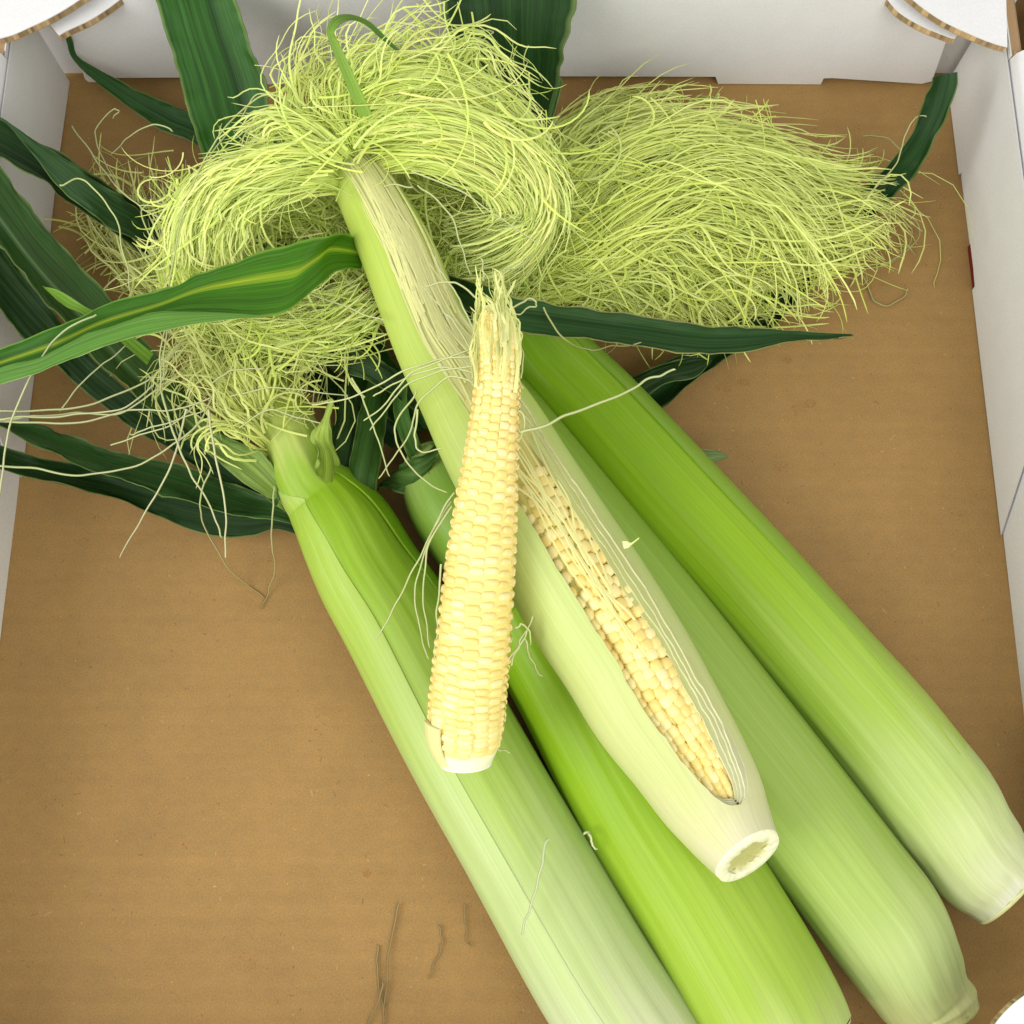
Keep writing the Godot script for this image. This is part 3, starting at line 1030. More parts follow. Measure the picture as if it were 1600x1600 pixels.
	var long := [
		[[250, 600, 0.035], [270, 680, 0.034], [300, 740, 0.030], [330, 800, 0.024], [348, 838, 0.02]],
		[[290, 640, 0.034], [278, 700, 0.031], [250, 760, 0.025], [215, 820, 0.016], [187, 872, 0.006]],
		[[325, 640, 0.034], [332, 700, 0.033], [345, 760, 0.03], [354, 820, 0.025], [350, 872, 0.02]],
		[[-20, 643, 0.046], [80, 640, 0.042], [160, 624, 0.038], [225, 595, 0.035], [262, 560, 0.033], [290, 520, 0.03]],
		[[-20, 662, 0.046], [50, 650, 0.044], [110, 644, 0.04], [180, 645, 0.037], [235, 615, 0.035], [275, 585, 0.033]],
		[[-20, 660, 0.047], [40, 650, 0.045], [110, 648, 0.041], [190, 636, 0.038], [240, 600, 0.035]],
		[[-20, 658, 0.046], [70, 660, 0.042], [150, 654, 0.038], [210, 638, 0.036], [270, 640, 0.034], [330, 620, 0.032]],
		[[-20, 728, 0.045], [60, 732, 0.041], [130, 741, 0.037], [200, 730, 0.034], [260, 700, 0.033], [310, 660, 0.032], [340, 610, 0.03]],
		[[150, 490, 0.053], [95, 520, 0.053], [50, 580, 0.051], [18, 660, 0.047], [3, 740, 0.044], [-4, 800, 0.043]],
		[[95, 642, 0.03], [125, 600, 0.034], [170, 560, 0.035], [220, 520, 0.032]],
		[[172, 698, 0.028], [215, 680, 0.032], [265, 665, 0.034], [310, 630, 0.033]],
		[[204, 679, 0.03], [235, 668, 0.034], [280, 655, 0.034], [320, 640, 0.033]],
		[[262, 500, 0.045], [256, 560, 0.038], [250, 612, 0.035]],
		[[330, 600, 0.033], [360, 580, 0.035], [412, 577, 0.034]],
		[[430, 760, 0.03], [425, 800, 0.03], [424, 850, 0.018], [428, 890, 0.006], [420, 925, 0.001], [406, 954, 0.0005]],
		[[330, 730, 0.03], [311, 780, 0.028], [318, 820, 0.02], [345, 870, 0.008], [385, 912, 0.001], [412, 936, 0.0005]],
		[[375, 670, 0.032], [420, 640, 0.034], [470, 655, 0.033], [500, 660, 0.032]],
		[[360, 620, 0.032], [430, 605, 0.034], [500, 612, 0.033], [545, 618, 0.03]],
	]
	for k in long.size():
		s = Shape.new()
		stray(s, long[k], 0.00034 if k < 9 else 0.00026, pale if k not in [1, 2] else white, white if k not in [14, 15] else Color(0.5, 0.38, 0.16))
		part("silk_strand", s, M.silk, o)

func middle_ear() -> void:
	var e := ear_axis([[1118, 1690, 1318, 1560], [1085, 1620, 1285, 1490], [1000, 1462, 1200, 1352], [905, 1300, 1092, 1195], [820, 1130, 985, 1030], [745, 990, 893, 908], [690, 885, 810, 810], [655, 830, 762, 750], [642, 785, 725, 705], [640, 750, 690, 680]], [])
	var o := thing("corn_ear", "unpeeled bright green corn ear second from the left, running under the opened ear", "corn ear", Vector3(e.mid[4].x, 0, e.mid[4].z))
	var tone := husk_tone([[0.0, srgb(200, 220, 130)], [0.15, srgb(172, 205, 80)], [0.4, srgb(148, 190, 40)], [0.65, srgb(130, 175, 30)], [0.85, srgb(140, 175, 70)], [1.0, srgb(165, 190, 110)]], 21.0, 0.26)
	var s := whole_husk(e, tone)
	cut_end(e, s, 0.0, srgb(225, 230, 170), srgb(210, 205, 140))
	part("husk", s, M.husk, o)
	s = Shape.new()
	skin(e, s, 0.55, 0.97, plain(-1.6), plain(0.25), plain(0.0008), husk_tone([[0.0, srgb(140, 180, 50)], [0.75, srgb(135, 175, 70)], [1.0, srgb(165, 190, 115)]], 25.0, 0.25), 0.0005, 50, 30, Color(0.4, 0.5, 0.3))
	part("husk_leaf", s, M.husk, o)
	# curled dry sheath at its top
	s = leaf([[585, 778, 618, 742, 0.006, 0.012], [610, 765, 640, 722, 0.012, 0.018], [640, 770, 662, 708, 0.016, 0.024], [668, 745, 690, 690, 0.02, 0.024]], {"col": Color(0.07, 0.15, 0.04), "much": 0.4, "ripple": 0.0018, "keel": -0.002, "seed": 31.0})
	part("sheath", s, M.leaf, o)
	s = leaf([[640, 720, 660, 700, 0.02], [618, 660, 640, 648, 0.024], [616, 610, 636, 602, 0.022], [630, 560, 650, 560, 0.018]], {"col": Color(0.07, 0.17, 0.04), "much": 0.2, "seed": 33.0})
	part("sheath", s, M.leaf, o)
	# leaves towards the back left
	s = leaf([[222, -70, 352, -70, 0.05], [244, 0, 369, 0, 0.045], [259, 56, 386, 52, 0.04], [277, 116, 409, 116, 0.034], [298, 185, 428, 190, 0.027], [322, 250, 446, 250, 0.02], [360, 330, 470, 320, 0.012], [430, 430, 530, 420, 0.009], [520, 560, 600, 540, 0.008], [620, 680, 680, 660, 0.01]], {"keel": 0.0022, "rib": 0.64, "col": Color(0.028, 0.1, 0.02), "ribcol": Color(0.01, 0.04, 0.01), "ribmuch": 0.7, "much": 0.25, "bloom": Color(0.07, 0.19, 0.05), "seed": 35.0})
	part("leaf", s, M.leaf, o)
	s = leaf([[-60, 230, -60, 150, 0.046], [0, 246, 0, 184, 0.043], [50, 272, 37, 206, 0.04], [85, 297, 92, 238, 0.036], [120, 325, 140, 270, 0.03], [162, 352, 190, 301, 0.024], [200, 380, 226, 324, 0.018], [260, 425, 285, 370, 0.013], [340, 490, 370, 440, 0.011], [460, 590, 490, 550, 0.01], [610, 700, 640, 680, 0.012]], {"keel": 0.0016, "rib": 0.55, "col": LEAF_DEEP, "much": 0.5, "bloom": Color(0.05, 0.085, 0.04), "seed": 37.0})
	part("leaf", s, M.leaf, o)
	s = leaf([[-60, 165, -60, 148, 0.0485], [2, 187, 5, 186, 0.0465], [50, 240, 60, 222, 0.0435], [82, 281, 108, 252, 0.039], [125, 322, 150, 283, 0.0335], [165, 352, 190, 308, 0.027], [205, 372, 218, 330, 0.021], [240, 390, 246, 370, 0.015]], {"keel": -0.001, "rib": 0.9, "col": Color(0.028, 0.075, 0.03), "much": 0.5, "ripple": 0.001, "seed": 39.0, "bloom": Color(0.06, 0.115, 0.05)})
	part("leaf", s, M.leaf, o)
	s = leaf([[98, 42, 104, 44, 0.024], [104, 66, 114, 66, 0.021], [113, 92, 124, 90, 0.017], [148, 126, 178, 122, 0.013], [203, 168, 236, 152, 0.01], [242, 198, 290, 172, 0.008], [312, 230, 330, 196, 0.007], [390, 310, 410, 280, 0.006], [520, 500, 540, 480, 0.006]], {"keel": 0.0012, "col": Color(0.03, 0.09, 0.03), "much": 0.15, "ripple": 0.0009, "seed": 41.0, "ribcol": LEAF_DEEP})
	part("leaf", s, M.leaf, o)
	s = leaf([[420, 500, 425, 480, 0.012], [494, 559, 490, 533, 0.018], [530, 580, 526, 534, 0.021], [569, 592, 556, 546, 0.023], [612, 618, 592, 560, 0.024], [660, 650, 640, 590, 0.02]], {"keel": 0.001, "col": Color(0.03, 0.075, 0.035), "much": 0.75, "bloom": Color(0.09, 0.14, 0.085), "seed": 43.0, "rib": 0.3})
	part("leaf", s, M.leaf, o)

func lower_right_ear() -> void:
	var e := ear_axis([[1408, 1630, 1516, 1541], [1398, 1614, 1507, 1520], [1378, 1594, 1494, 1494], [1347, 1556, 1483, 1452], [1310, 1508, 1452, 1380], [1245, 1422, 1402, 1314], [1155, 1305, 1311, 1195], [1070, 1195, 1225, 1086], [945, 1038, 1100, 929], [815, 880, 965, 766], [735, 755, 870, 650], [690, 660, 812, 582], [665, 590, 765, 520], [655, 540, 720, 480]], [])
	var o := thing("corn_ear", "unpeeled pale green corn ear beneath the opened one, rounded base near the bottom edge", "corn ear", Vector3(e.mid[5].x, 0, e.mid[5].z))
	var tone := husk_tone([[0.0, srgb(220, 222, 140)], [0.05, srgb(220, 224, 145)], [0.14, srgb(208, 218, 138)], [0.26, srgb(200, 220, 135)], [0.45, srgb(172, 202, 100)], [0.7, srgb(150, 185, 78)], [1.0, srgb(130, 170, 50)]], 51.0, 0.14)
	var s := whole_husk(e, tone, 1.0, 0.0, 5.0, 0.0004)
	cut_end(e, s, 0.0, srgb(222, 222, 145), srgb(205, 200, 135), 0.86)
	part("husk", s, M.husk, o)
	s = leaf([[668, -70, 908, -70, 0.05], [684, 0, 899, 0, 0.045], [702, 60, 887, 66, 0.038], [735, 120, 876, 120, 0.031], [770, 190, 856, 185, 0.023], [790, 260, 840, 255, 0.016], [760, 400, 820, 400, 0.01], [690, 520, 740, 520, 0.01]], {"keel": 0.003, "rib": 0.4, "col": Color(0.014, 0.05, 0.013), "ribcol": LEAF_DEEP, "much": 0.22, "bloom": Color(0.05, 0.11, 0.05), "seed": 53.0, "ripple": 0.0004})
	part("leaf", s, M.leaf, o)
	s = leaf([[852, 200, 856, 205, 0.03], [860, 160, 868, 172, 0.033], [872, 118, 879, 126, 0.037]], {"col": Color(0.1, 0.2, 0.07), "much": 0.6, "seed": 54.0})
	part("leaf", s, M.leaf, o)
	s = leaf([[700, 470, 700, 430, 0.036], [760, 500, 760, 446, 0.046], [811, 517, 800, 463, 0.048], [875, 527, 850, 470, 0.0475], [927, 531, 912, 481, 0.047], [987, 541, 987, 490, 0.045], [1100, 554, 1095, 506, 0.041], [1180, 547, 1165, 511, 0.038], [1228, 535, 1215, 514, 0.035], [1300, 529, 1270, 518, 0.033], [1334, 524, 1331, 522, 0.03]], {"keel": 0.0016, "rib": 0.62, "col": Color(0.018, 0.062, 0.016), "much": 0.35, "bloom": Color(0.06, 0.115, 0.05), "seed": 57.0, "ripple": 0.0005, "margin": Color(0.55, 0.55, 0.25), "ribcol": LEAF_DEEP})
	part("leaf", s, M.leaf, o)
	# silk that fans out over the right half of the tray
	s = Shape.new()
	var c := {"c0": srgb(208, 219, 98), "c1": srgb(216, 224, 132), "frizz": 2.3, "loose": 0.4, "flat": 0.35, "per": 6}
	lock(s, [[760, 440, 0.022, 30], [850, 400, 0.026, 45], [910, 315, 0.029, 50], [1000, 255, 0.03, 52], [1110, 240, 0.027, 52], [1220, 268, 0.02, 50], [1310, 305, 0.012, 46], [1380, 320, 0.006, 60]], 376, 201, c)
	lock(s, [[760, 450, 0.021, 30], [860, 420, 0.025, 45], [950, 350, 0.028, 55], [1050, 310, 0.028, 60], [1150, 320, 0.024, 60], [1250, 350, 0.016, 60], [1340, 350, 0.009, 60], [1400, 400, 0.004, 50]], 304, 202, c)
	lock(s, [[760, 455, 0.02, 30], [860, 440, 0.024, 45], [950, 400, 0.026, 50], [1040, 380, 0.026, 55], [1110, 420, 0.022, 60], [1170, 480, 0.014, 50]], 238, 203, c)
	lock(s, [[760, 455, 0.02, 25], [850, 400, 0.022, 35], [862, 290, 0.022, 36], [920, 215, 0.022, 36], [1010, 188, 0.019, 34], [1110, 200, 0.015, 34], [1210, 232, 0.011, 36]], 260, 204, c)
	lock(s, [[720, 420, 0.022, 30], [800, 420, 0.025, 40], [880, 410, 0.026, 45], [960, 430, 0.023, 45], [1020, 470, 0.017, 40], [1060, 510, 0.011, 35]], 217, 205, c)
	lock(s, [[800, 440, 0.022, 30], [900, 400, 0.028, 50], [1000, 330, 0.031, 60], [1100, 280, 0.03, 60], [1200, 320, 0.025, 60], [1260, 400, 0.018, 60], [1280, 470, 0.009, 60]], 187, 206, {"c0": srgb(208, 219, 98), "c1": srgb(216, 224, 132), "frizz": 2.2, "loose": 0.5, "flat": 0.4})
	lock(s, [[840, 300, 0.02, 30], [880, 220, 0.02, 35], [920, 180, 0.016, 26], [980, 155, 0.013, 22], [1050, 155, 0.010, 22]], 79, 207, {"c0": srgb(208, 219, 98), "c1": srgb(216, 224, 132), "frizz": 1.2, "loose": 0.3, "flat": 0.4})
	lock(s, [[1100, 330, 0.02, 60], [1200, 330, 0.016, 70], [1290, 330, 0.012, 70], [1360, 330, 0.008, 60], [1400, 360, 0.006, 60], [1390, 430, 0.004, 50]], 42, 208, {"c0": srgb(208, 219, 98), "c1": srgb(216, 224, 132), "frizz": 3.2, "loose": 0.8, "per": 3})
	lock(s, [[900, 450, 0.016, 60], [1000, 450, 0.01, 70], [1100, 450, 0.006, 70], [1200, 460, 0.004, 60], [1300, 470, 0.003, 50]], 86, 209, {"c0": srgb(208, 219, 98), "c1": srgb(216, 224, 132), "frizz": 3.0, "loose": 0.6, "per": 5})
	lock(s, [[800, 470, 0.014, 30], [880, 380, 0.012, 60], [950, 300, 0.011, 70], [1050, 270, 0.01, 70], [1150, 290, 0.008, 70], [1230, 340, 0.006, 70]], 304, 210, {"c0": srgb(208, 219, 98), "c1": srgb(216, 224, 132), "frizz": 2.0, "loose": 0.5})
	tangle(s, [[900, 420, 0.026, 70], [1000, 400, 0.028, 80], [1100, 400, 0.026, 80], [1200, 400, 0.018, 80], [1280, 380, 0.014, 70]], 491, 251, {"c0": srgb(208, 219, 98), "c1": srgb(216, 224, 132), "turn": -0.7, "wild": 0.7, "long": 0.022})
	tangle(s, [[900, 300, 0.03, 60], [1020, 260, 0.031, 70], [1130, 260, 0.028, 70], [1250, 300, 0.018, 60], [1330, 330, 0.01, 60]], 304, 252, {"c0": srgb(208, 219, 98), "c1": srgb(216, 224, 132), "wild": 0.5, "long": 0.026})
	tangle(s, [[880, 450, 0.022, 40], [1000, 480, 0.016, 40], [1120, 480, 0.01, 50], [1220, 470, 0.006, 50]], 198, 253, {"c0": srgb(208, 219, 98), "c1": srgb(216, 224, 132), "turn": -1.1, "wild": 0.5, "long": 0.018})
	tangle(s, [[870, 205, 0.018, 36], [960, 168, 0.014, 26], [1080, 175, 0.011, 26], [1200, 212, 0.009, 28]], 105, 254, {"c0": srgb(208, 219, 98), "c1": srgb(216, 224, 132), "turn": 0.5, "wild": 0.6, "long": 0.012})
	part("silk", s, M.silk, o).set_meta("kind", "stuff")
	for k in [
		[[1300, 350, 0.014], [1360, 300, 0.02], [1400, 260, 0.023], [1412, 215, 0.026], [1430, 186, 0.028], [1447, 182, 0.028]],
		[[1350, 212, 0.006], [1385, 216, 0.008], [1412, 240, 0.014], [1426, 265, 0.012], [1415, 300, 0.008], [1400, 312, 0.004]],
		[[1330, 420, 0.006], [1390, 410, 0.005], [1430, 380, 0.004], [1437, 355, 0.004], [1415, 335, 0.006], [1385, 335, 0.01]],
		[[1290, 430, 0.004], [1360, 420, 0.003], [1410, 395, 0.003], [1425, 360, 0.004], [1400, 345, 0.006]],
		[[1330, 400, 0.004], [1355, 445, 0.001], [1370, 472, 0.001], [1395, 476, 0.001], [1415, 462, 0.001], [1420, 450, 0.001]],
		[[1270, 260, 0.008], [1292, 240, 0.008], [1305, 225, 0.008], [1304, 210, 0.007]],
		[[1090, 150, 0.014], [1110, 150, 0.014], [1128, 160, 0.012], [1134, 168, 0.01]],
		[[1020, 150, 0.012], [1038, 146, 0.01], [1042, 135, 0.008], [1030, 126, 0.005]],
		[[850, 480, 0.048], [880, 530, 0.0475], [920, 545, 0.036], [960, 540, 0.04], [1000, 535, 0.0475]],
	]:
		var g := Shape.new()
		stray(g, k, 0.00028, Color(0.55, 0.58, 0.22), Color(0.58, 0.55, 0.28))
		part("silk_strand", g, M.silk, o)

func right_ear() -> void:
	var e := ear_axis([[1518, 1430, 1634, 1350], [1500, 1419, 1613, 1322], [1468, 1397, 1590, 1292], [1436, 1357, 1565, 1254], [1405, 1320, 1545, 1214], [1375, 1280, 1512, 1168], [1311, 1195, 1455, 1100], [1215, 1078, 1372, 1010], [1100, 945, 1245, 870], [980, 812, 1130, 748], [870, 680, 1012, 624], [795, 592, 925, 541], [757, 525, 868, 470], [735, 475, 825, 420]], [])
	var o := thing("corn_ear", "rightmost unpeeled corn ear lying next to the tray's right wall, cut base at the wall", "corn ear", Vector3(e.mid[5].x, 0, e.mid[5].z))
	var tone := husk_tone([[0.0, srgb(226, 230, 175)], [0.1, srgb(220, 228, 160)], [0.25, srgb(211, 228, 145)], [0.42, srgb(200, 226, 125)], [0.53, srgb(178, 214, 88)], [0.64, srgb(156, 198, 50)], [0.78, srgb(140, 184, 40)], [1.0, srgb(100, 150, 30)]], 71.0, 0.2)
	var s := whole_husk(e, tone, 1.0, 0.25)
	cut_end(e, s, 0.25, srgb(224, 226, 160), srgb(205, 208, 130), 0.8)
	part("husk", s, M.husk, o)
	s = Shape.new()
	skin(e, s, 0.4, 0.95, plain(0.55), plain(2.4), func(t, f): return 0.0005 * smoothstep(0.4, 0.5, t), husk_tone([[0.0, srgb(195, 218, 120)], [0.45, srgb(185, 212, 100)], [0.6, srgb(150, 190, 70)], [0.8, srgb(130, 172, 60)], [1.0, srgb(110, 155, 50)]], 75.0, 0.18), 0.00045, 70, 30)
	part("husk_leaf", s, M.husk, o)
	# the long rolled leaf that leans on the right wall
	s = leaf([[1459, 121, 1497, 112, 0.036], [1452, 140, 1495, 136, 0.034], [1438, 172, 1477, 188, 0.029], [1424, 212, 1457, 222, 0.024], [1390, 255, 1438, 262, 0.018], [1345, 300, 1408, 296, 0.012], [1300, 380, 1345, 360, 0.007], [1195, 468, 1260, 455, 0.004], [1130, 515, 1195, 520, 0.004], [1050, 560, 1090, 590, 0.005], [985, 588, 1030, 640, 0.006], [900, 620, 940, 660, 0.006]], {"keel": 0.0035, "rib": 0.55, "col": Color(0.014, 0.05, 0.015), "much": 0.3, "bloom": Color(0.05, 0.1, 0.05), "seed": 79.0, "ripple": 0.0006})
	part("leaf", s, M.leaf, o)
	s = leaf([[1110, 560, 1113, 563, 0.008], [1070, 560, 1085, 590, 0.01], [1020, 575, 1040, 600, 0.012], [960, 600, 985, 640, 0.013]], {"col": LEAF_DEEP, "much": 0.4, "seed": 81.0, "keel": -0.001})
	part("leaf", s, M.leaf, o)
	s = leaf([[1138, 715, 1139, 713, 0.006], [1120, 722, 1126, 705, 0.009], [1085, 740, 1092, 700, 0.011], [1030, 740, 1040, 690, 0.01]], {"col": Color(0.17, 0.25, 0.11), "much": 0.3, "seed": 83.0, "keel": -0.0015, "margin": Color(0.4, 0.42, 0.3)})
	part("leaf", s, M.leaf, o)

func opened_ear() -> void:
	var e := ear_axis([[1116, 1364, 1217, 1306], [1073, 1321, 1206, 1265], [1030, 1274, 1191, 1215], [972, 1197, 1166, 1155], [912, 1121, 1128, 1082], [862, 1040, 1082, 1000], [811, 964, 1020, 902], [760, 865, 952, 802], [716, 775, 893, 714], [680, 700, 842, 636], [650, 632, 798, 582], [617, 560, 757, 540], [588, 480, 722, 482], [563, 410, 690, 405], [538, 348, 652, 335], [512, 292, 612, 275], [482, 250, 565, 236], [455, 222, 535, 208]], [0.045, 0.044, 0.043, 0.043, 0.044, 0.045, 0.046, 0.046, 0.046, 0.045, 0.045, 0.044, 0.044, 0.044, 0.043, 0.042, 0.041, 0.04])
	var o := thing("opened_corn_ear", "half opened corn ear on top of the pile, husk slit so the kernels show", "corn ear", Vector3(e.mid[6].x, 0.02, e.mid[6].z))
	var pale := husk_tone([[0.0, srgb(238, 236, 168)], [0.08, srgb(234, 237, 158)], [0.2, srgb(226, 237, 146)], [0.4, srgb(215, 235, 135)], [0.6, srgb(205, 230, 112)], [0.8, srgb(200, 226, 100)], [1.0, srgb(212, 230, 130)]], 91.0, 0.12)
	var inner := husk_tone([[0.0, srgb(240, 240, 180)], [0.3, srgb(228, 236, 140)], [1.0, srgb(220, 232, 120)]], 95.0, 0.2)
	# the slit: from u-shaped lower end up to the mouth
	var k0 := [0.072, 0.079, 0.085, 0.091, 0.097]
	var right := [0.86, 0.76, 0.67, 0.58, 0.50]
	var left := [-0.30, -0.34, -0.37, -0.40, -0.43]
	var names := ["husk", "husk_leaf", "husk_leaf", "husk_leaf", "husk_leaf"]
	for k in 5:
		var a: float = left[k]
		var b: float = right[k]
		var low: float = k0[k]
		var opening := func(t: float) -> float: return pow(clampf((t - low) / 0.11, 0.0, 1.0), 0.4) if t < low + 0.10 else 1.0
		var mid := 0.30
		var pb := func(t: float) -> float: return lerpf(mid, b + 0.05 * husk_noise.get_noise_2d(t * 7.0, k * 9.0) + 0.025 * husk_noise.get_noise_2d(t * 40.0, k * 9.0) - 0.12 * smoothstep(0.45, 0.62, t) * (1.0 if k > 1 else 0.3), opening.call(t))
		var pa := func(t: float) -> float: return lerpf(mid - 0.002, a + 0.05 * husk_noise.get_noise_2d(t * 6.0, k * 5.0 + 50.0) + 0.02 * husk_noise.get_noise_2d(t * 40.0, k * 5.0), opening.call(t)) + TAU
		var grow := func(t: float, f: float) -> float:
			var near := minf(absf(f - pb.call(t)), absf(f - pa.call(t)))
			return -0.00042 * k - 0.0004 * smoothstep(0.5, 0.0, near) * (1.0 if k == 0 else 0.0) * opening.call(t)
		var s := Shape.new()
		skin(e, s, 0.0 if k == 0 else low - 0.006, 1.0 - 0.02 * k, pb, pa, grow, pale if k == 0 else inner, 0.0004, 130, 90, Color(0.86, 0.86, 0.55))
		if k == 0:
			var skin_end := s.v.size()
			cut_end(e, s, 0.34, srgb(246, 244, 205), srgb(200, 198, 125), 0.66, 0.0002, 0.2)
			var d := (e.mid[0] - smooth(e.mid, 0.05)).normalized()
			for q in s.v.size():
				var along := (e.mid[0] - s.v[q]).dot(d)
				if along < 0.012 and q < skin_end:
					var up := s.v[q] - e.mid[0]
					s.v[q] -= d * 0.34 * (up - d * up.dot(d)).dot(Vector3.UP) * smoothstep(0.012, 0.0, along)
		part(names[k], s, M.husk if k == 0 else M.inner_husk, o)
	# innermost pale husk wrapped round the upper half of the cob and its silk
	var s := Shape.new()
	skin(e, s, 0.27, 1.0, plain(-PI), plain(PI), func(t, f): return -0.0006 * smoothstep(0.42, 0.55, t) - 0.0030 * smoothstep(0.55, 0.42, t) - 0.005 * smoothstep(0.38 + 0.06 * husk_noise.get_noise_2d(f * 3.0, 8.0), 0.27, t) + 0.0003 * husk_noise.get_noise_2d(f * 8.0, t * 3.0), husk_tone([[0.0, srgb(238, 222, 120)], [0.5, srgb(236, 228, 128)], [0.65, srgb(238, 242, 150)], [1.0, srgb(232, 240, 150)]], 97.0, 0.35), 0.0, 80, 90)
	part("inner_husk", s, M.inner_husk, o)
	# cob in the slit
	var ce := Ear.new()
	for k in 14:
		var t := lerpf(0.085, 0.60, k / 13.0)
		var c := smooth(e.mid, t)
		ce.mid.append(c + Vector3(0.0008, 0.0022 + 0.001 * smoothstep(0.0, 0.2, k / 13.0), -0.0006))
		ce.rad.append(smoothf(e.rad, t) * 0.64 * lerpf(0.8, 1.0, smoothstep(0.0, 0.4, k / 13.0)) * lerpf(1.0, 0.72, smoothstep(0.5, 1.0, k / 13.0)))
	s = Shape.new()
	skin(ce, s, 0.0, 1.0, plain(-PI), plain(PI), func(t, f): return -0.1 * 0.012, func(t, f): return srgb(248, 230, 150), 0.0, 40, 40)
	var cob := part("cob", s, M.cob, o)
	kernels(ce, cob, 0.0, 0.72, 22, 36, func(t, f): return f > -1.0 and f < 1.2, 300, 1.35, 1.2)
	# silk: threads lying along the slit and the throat, the big curl to the left and the one to the right
	s = Shape.new()
	skin_threads(s, e, 0.5, 1.0, -0.3, 0.95, 80, 301)
	skin_threads(s, e, 0.27, 0.56, -0.15, 0.42, 13, 302)
	var cc := {"c0": srgb(210, 226, 104), "c1": srgb(222, 233, 140), "frizz": 1.2, "loose": 0.3, "flat": 0.6, "start": 0.06, "t0": 0.55, "per": 6}
	lock(s, [[532, 272, 0.043, 16], [496, 252, 0.050, 24], [445, 252, 0.053, 30], [388, 266, 0.052, 34], [330, 300, 0.047, 38], [300, 360, 0.042, 36], [300, 420, 0.037, 36]], 390, 302, cc)
	lock(s, [[536, 288, 0.043, 14], [502, 276, 0.049, 22], [455, 284, 0.05, 30], [406, 304, 0.048, 34], [370, 340, 0.043, 34], [355, 390, 0.039, 34], [360, 430, 0.036, 34]], 297, 303, cc)
	lock(s, [[300, 330, 0.04, 30], [290, 390, 0.036, 34], [310, 450, 0.032, 36], [370, 500, 0.03, 36], [450, 520, 0.03, 34], [530, 512, 0.031, 32], [600, 475, 0.034, 26]], 273, 304, {"c0": srgb(210, 226, 104), "c1": srgb(222, 233, 140), "frizz": 1.4, "loose": 0.3, "start": 0.3})
	lock(s, [[370, 380, 0.034, 40], [380, 430, 0.03, 40], [430, 475, 0.028, 36], [510, 485, 0.029, 34], [585, 455, 0.031, 26]], 195, 305, {"c0": srgb(210, 226, 104), "c1": srgb(222, 233, 140), "frizz": 1.2, "loose": 0.3, "start": 0.4})
	lock(s, [[420, 320, 0.026, 50], [480, 340, 0.024, 50], [520, 390, 0.024, 50], [560, 450, 0.026, 40]], 155, 306, {"c0": srgb(210, 226, 104), "c1": srgb(222, 233, 140), "frizz": 2.2, "loose": 0.6, "start": 0.4, "per": 5})
	lock(s, [[528, 232, 0.042, 14], [528, 188, 0.048, 26], [590, 142, 0.053, 36], [670, 130, 0.054, 40], [750, 160, 0.05, 40], [815, 220, 0.045, 34], [840, 300, 0.039, 32], [815, 380, 0.034, 34], [760, 420, 0.032, 34]], 408, 307, cc)
	lock(s, [[545, 240, 0.042, 14], [562, 212, 0.048, 24], [622, 194, 0.053, 34], [700, 195, 0.055, 38], [780, 230, 0.051, 38], [832, 290, 0.045, 32], [838, 350, 0.04, 30], [790, 410, 0.036, 32], [720, 430, 0.034, 32]], 445, 308, cc)
	lock(s, [[572, 262, 0.042, 12], [604, 244, 0.047, 22], [655, 234, 0.051, 30], [720, 250, 0.051, 30], [790, 290, 0.047, 28], [820, 340, 0.043, 26], [770, 370, 0.038, 32], [700, 390, 0.036, 30]], 315, 309, cc)
	lock(s, [[830, 300, 0.036, 30], [800, 340, 0.034, 40], [740, 370, 0.031, 46], [690, 380, 0.03, 40]], 222, 310, {"c0": srgb(210, 226, 104), "c1": srgb(222, 233, 140), "frizz": 1.2, "loose": 0.3, "start": 0.4})
	lock(s, [[650, 300, 0.03, 30], [720, 310, 0.029, 40], [780, 350, 0.028, 40], [800, 410, 0.026, 40], [760, 440, 0.026, 40]], 204, 311, {"c0": srgb(210, 226, 104), "c1": srgb(222, 233, 140), "frizz": 1.8, "loose": 0.4, "start": 0.4})
	lock(s, [[560, 240, 0.05, 24], [540, 170, 0.053, 36], [570, 110, 0.054, 46], [640, 80, 0.053, 50], [720, 70, 0.05, 40]], 102, 312, {"c0": srgb(210, 226, 104), "c1": srgb(222, 233, 140), "frizz": 3.0, "loose": 0.6, "per": 4, "r": 0.00022})
	lock(s, [[560, 240, 0.05, 20], [500, 190, 0.052, 40], [480, 130, 0.051, 46], [500, 80, 0.049, 46], [560, 50, 0.047, 40]], 64, 313, {"c0": srgb(210, 226, 104), "c1": srgb(222, 233, 140), "frizz": 3.0, "loose": 0.6, "per": 4, "r": 0.00022})
	lock(s, [[540, 250, 0.052, 24], [480, 205, 0.054, 30], [430, 195, 0.054, 30], [400, 215, 0.052, 34], [370, 250, 0.05, 34]], 82, 314, {"c0": srgb(210, 226, 104), "c1": srgb(222, 233, 140), "frizz": 1.6, "loose": 0.4, "per": 5, "r": 0.00026})
	lock(s, [[620, 190, 0.055, 30], [690, 120, 0.055, 40], [740, 80, 0.053, 40], [790, 130, 0.05, 40], [850, 200, 0.045, 40]], 55, 315, {"c0": srgb(210, 226, 104), "c1": srgb(222, 233, 140), "frizz": 2.2, "loose": 0.6, "per": 4, "r": 0.00024})
	lock(s, [[640, 260, 0.03, 40], [720, 270, 0.028, 60], [790, 320, 0.026, 60], [810, 390, 0.024, 50], [760, 430, 0.024, 50], [690, 420, 0.024, 40]], 390, 316, {"c0": srgb(210, 226, 104), "c1": srgb(222, 233, 140), "frizz": 1.8, "loose": 0.4, "start": 0.5})
	tangle(s, [[620, 270, 0.028, 40], [680, 330, 0.027, 50], [720, 400, 0.026, 60], [800, 420, 0.024, 60]], 390, 356, {"c0": srgb(210, 226, 104), "c1": srgb(222, 233, 140), "wild": 0.9})
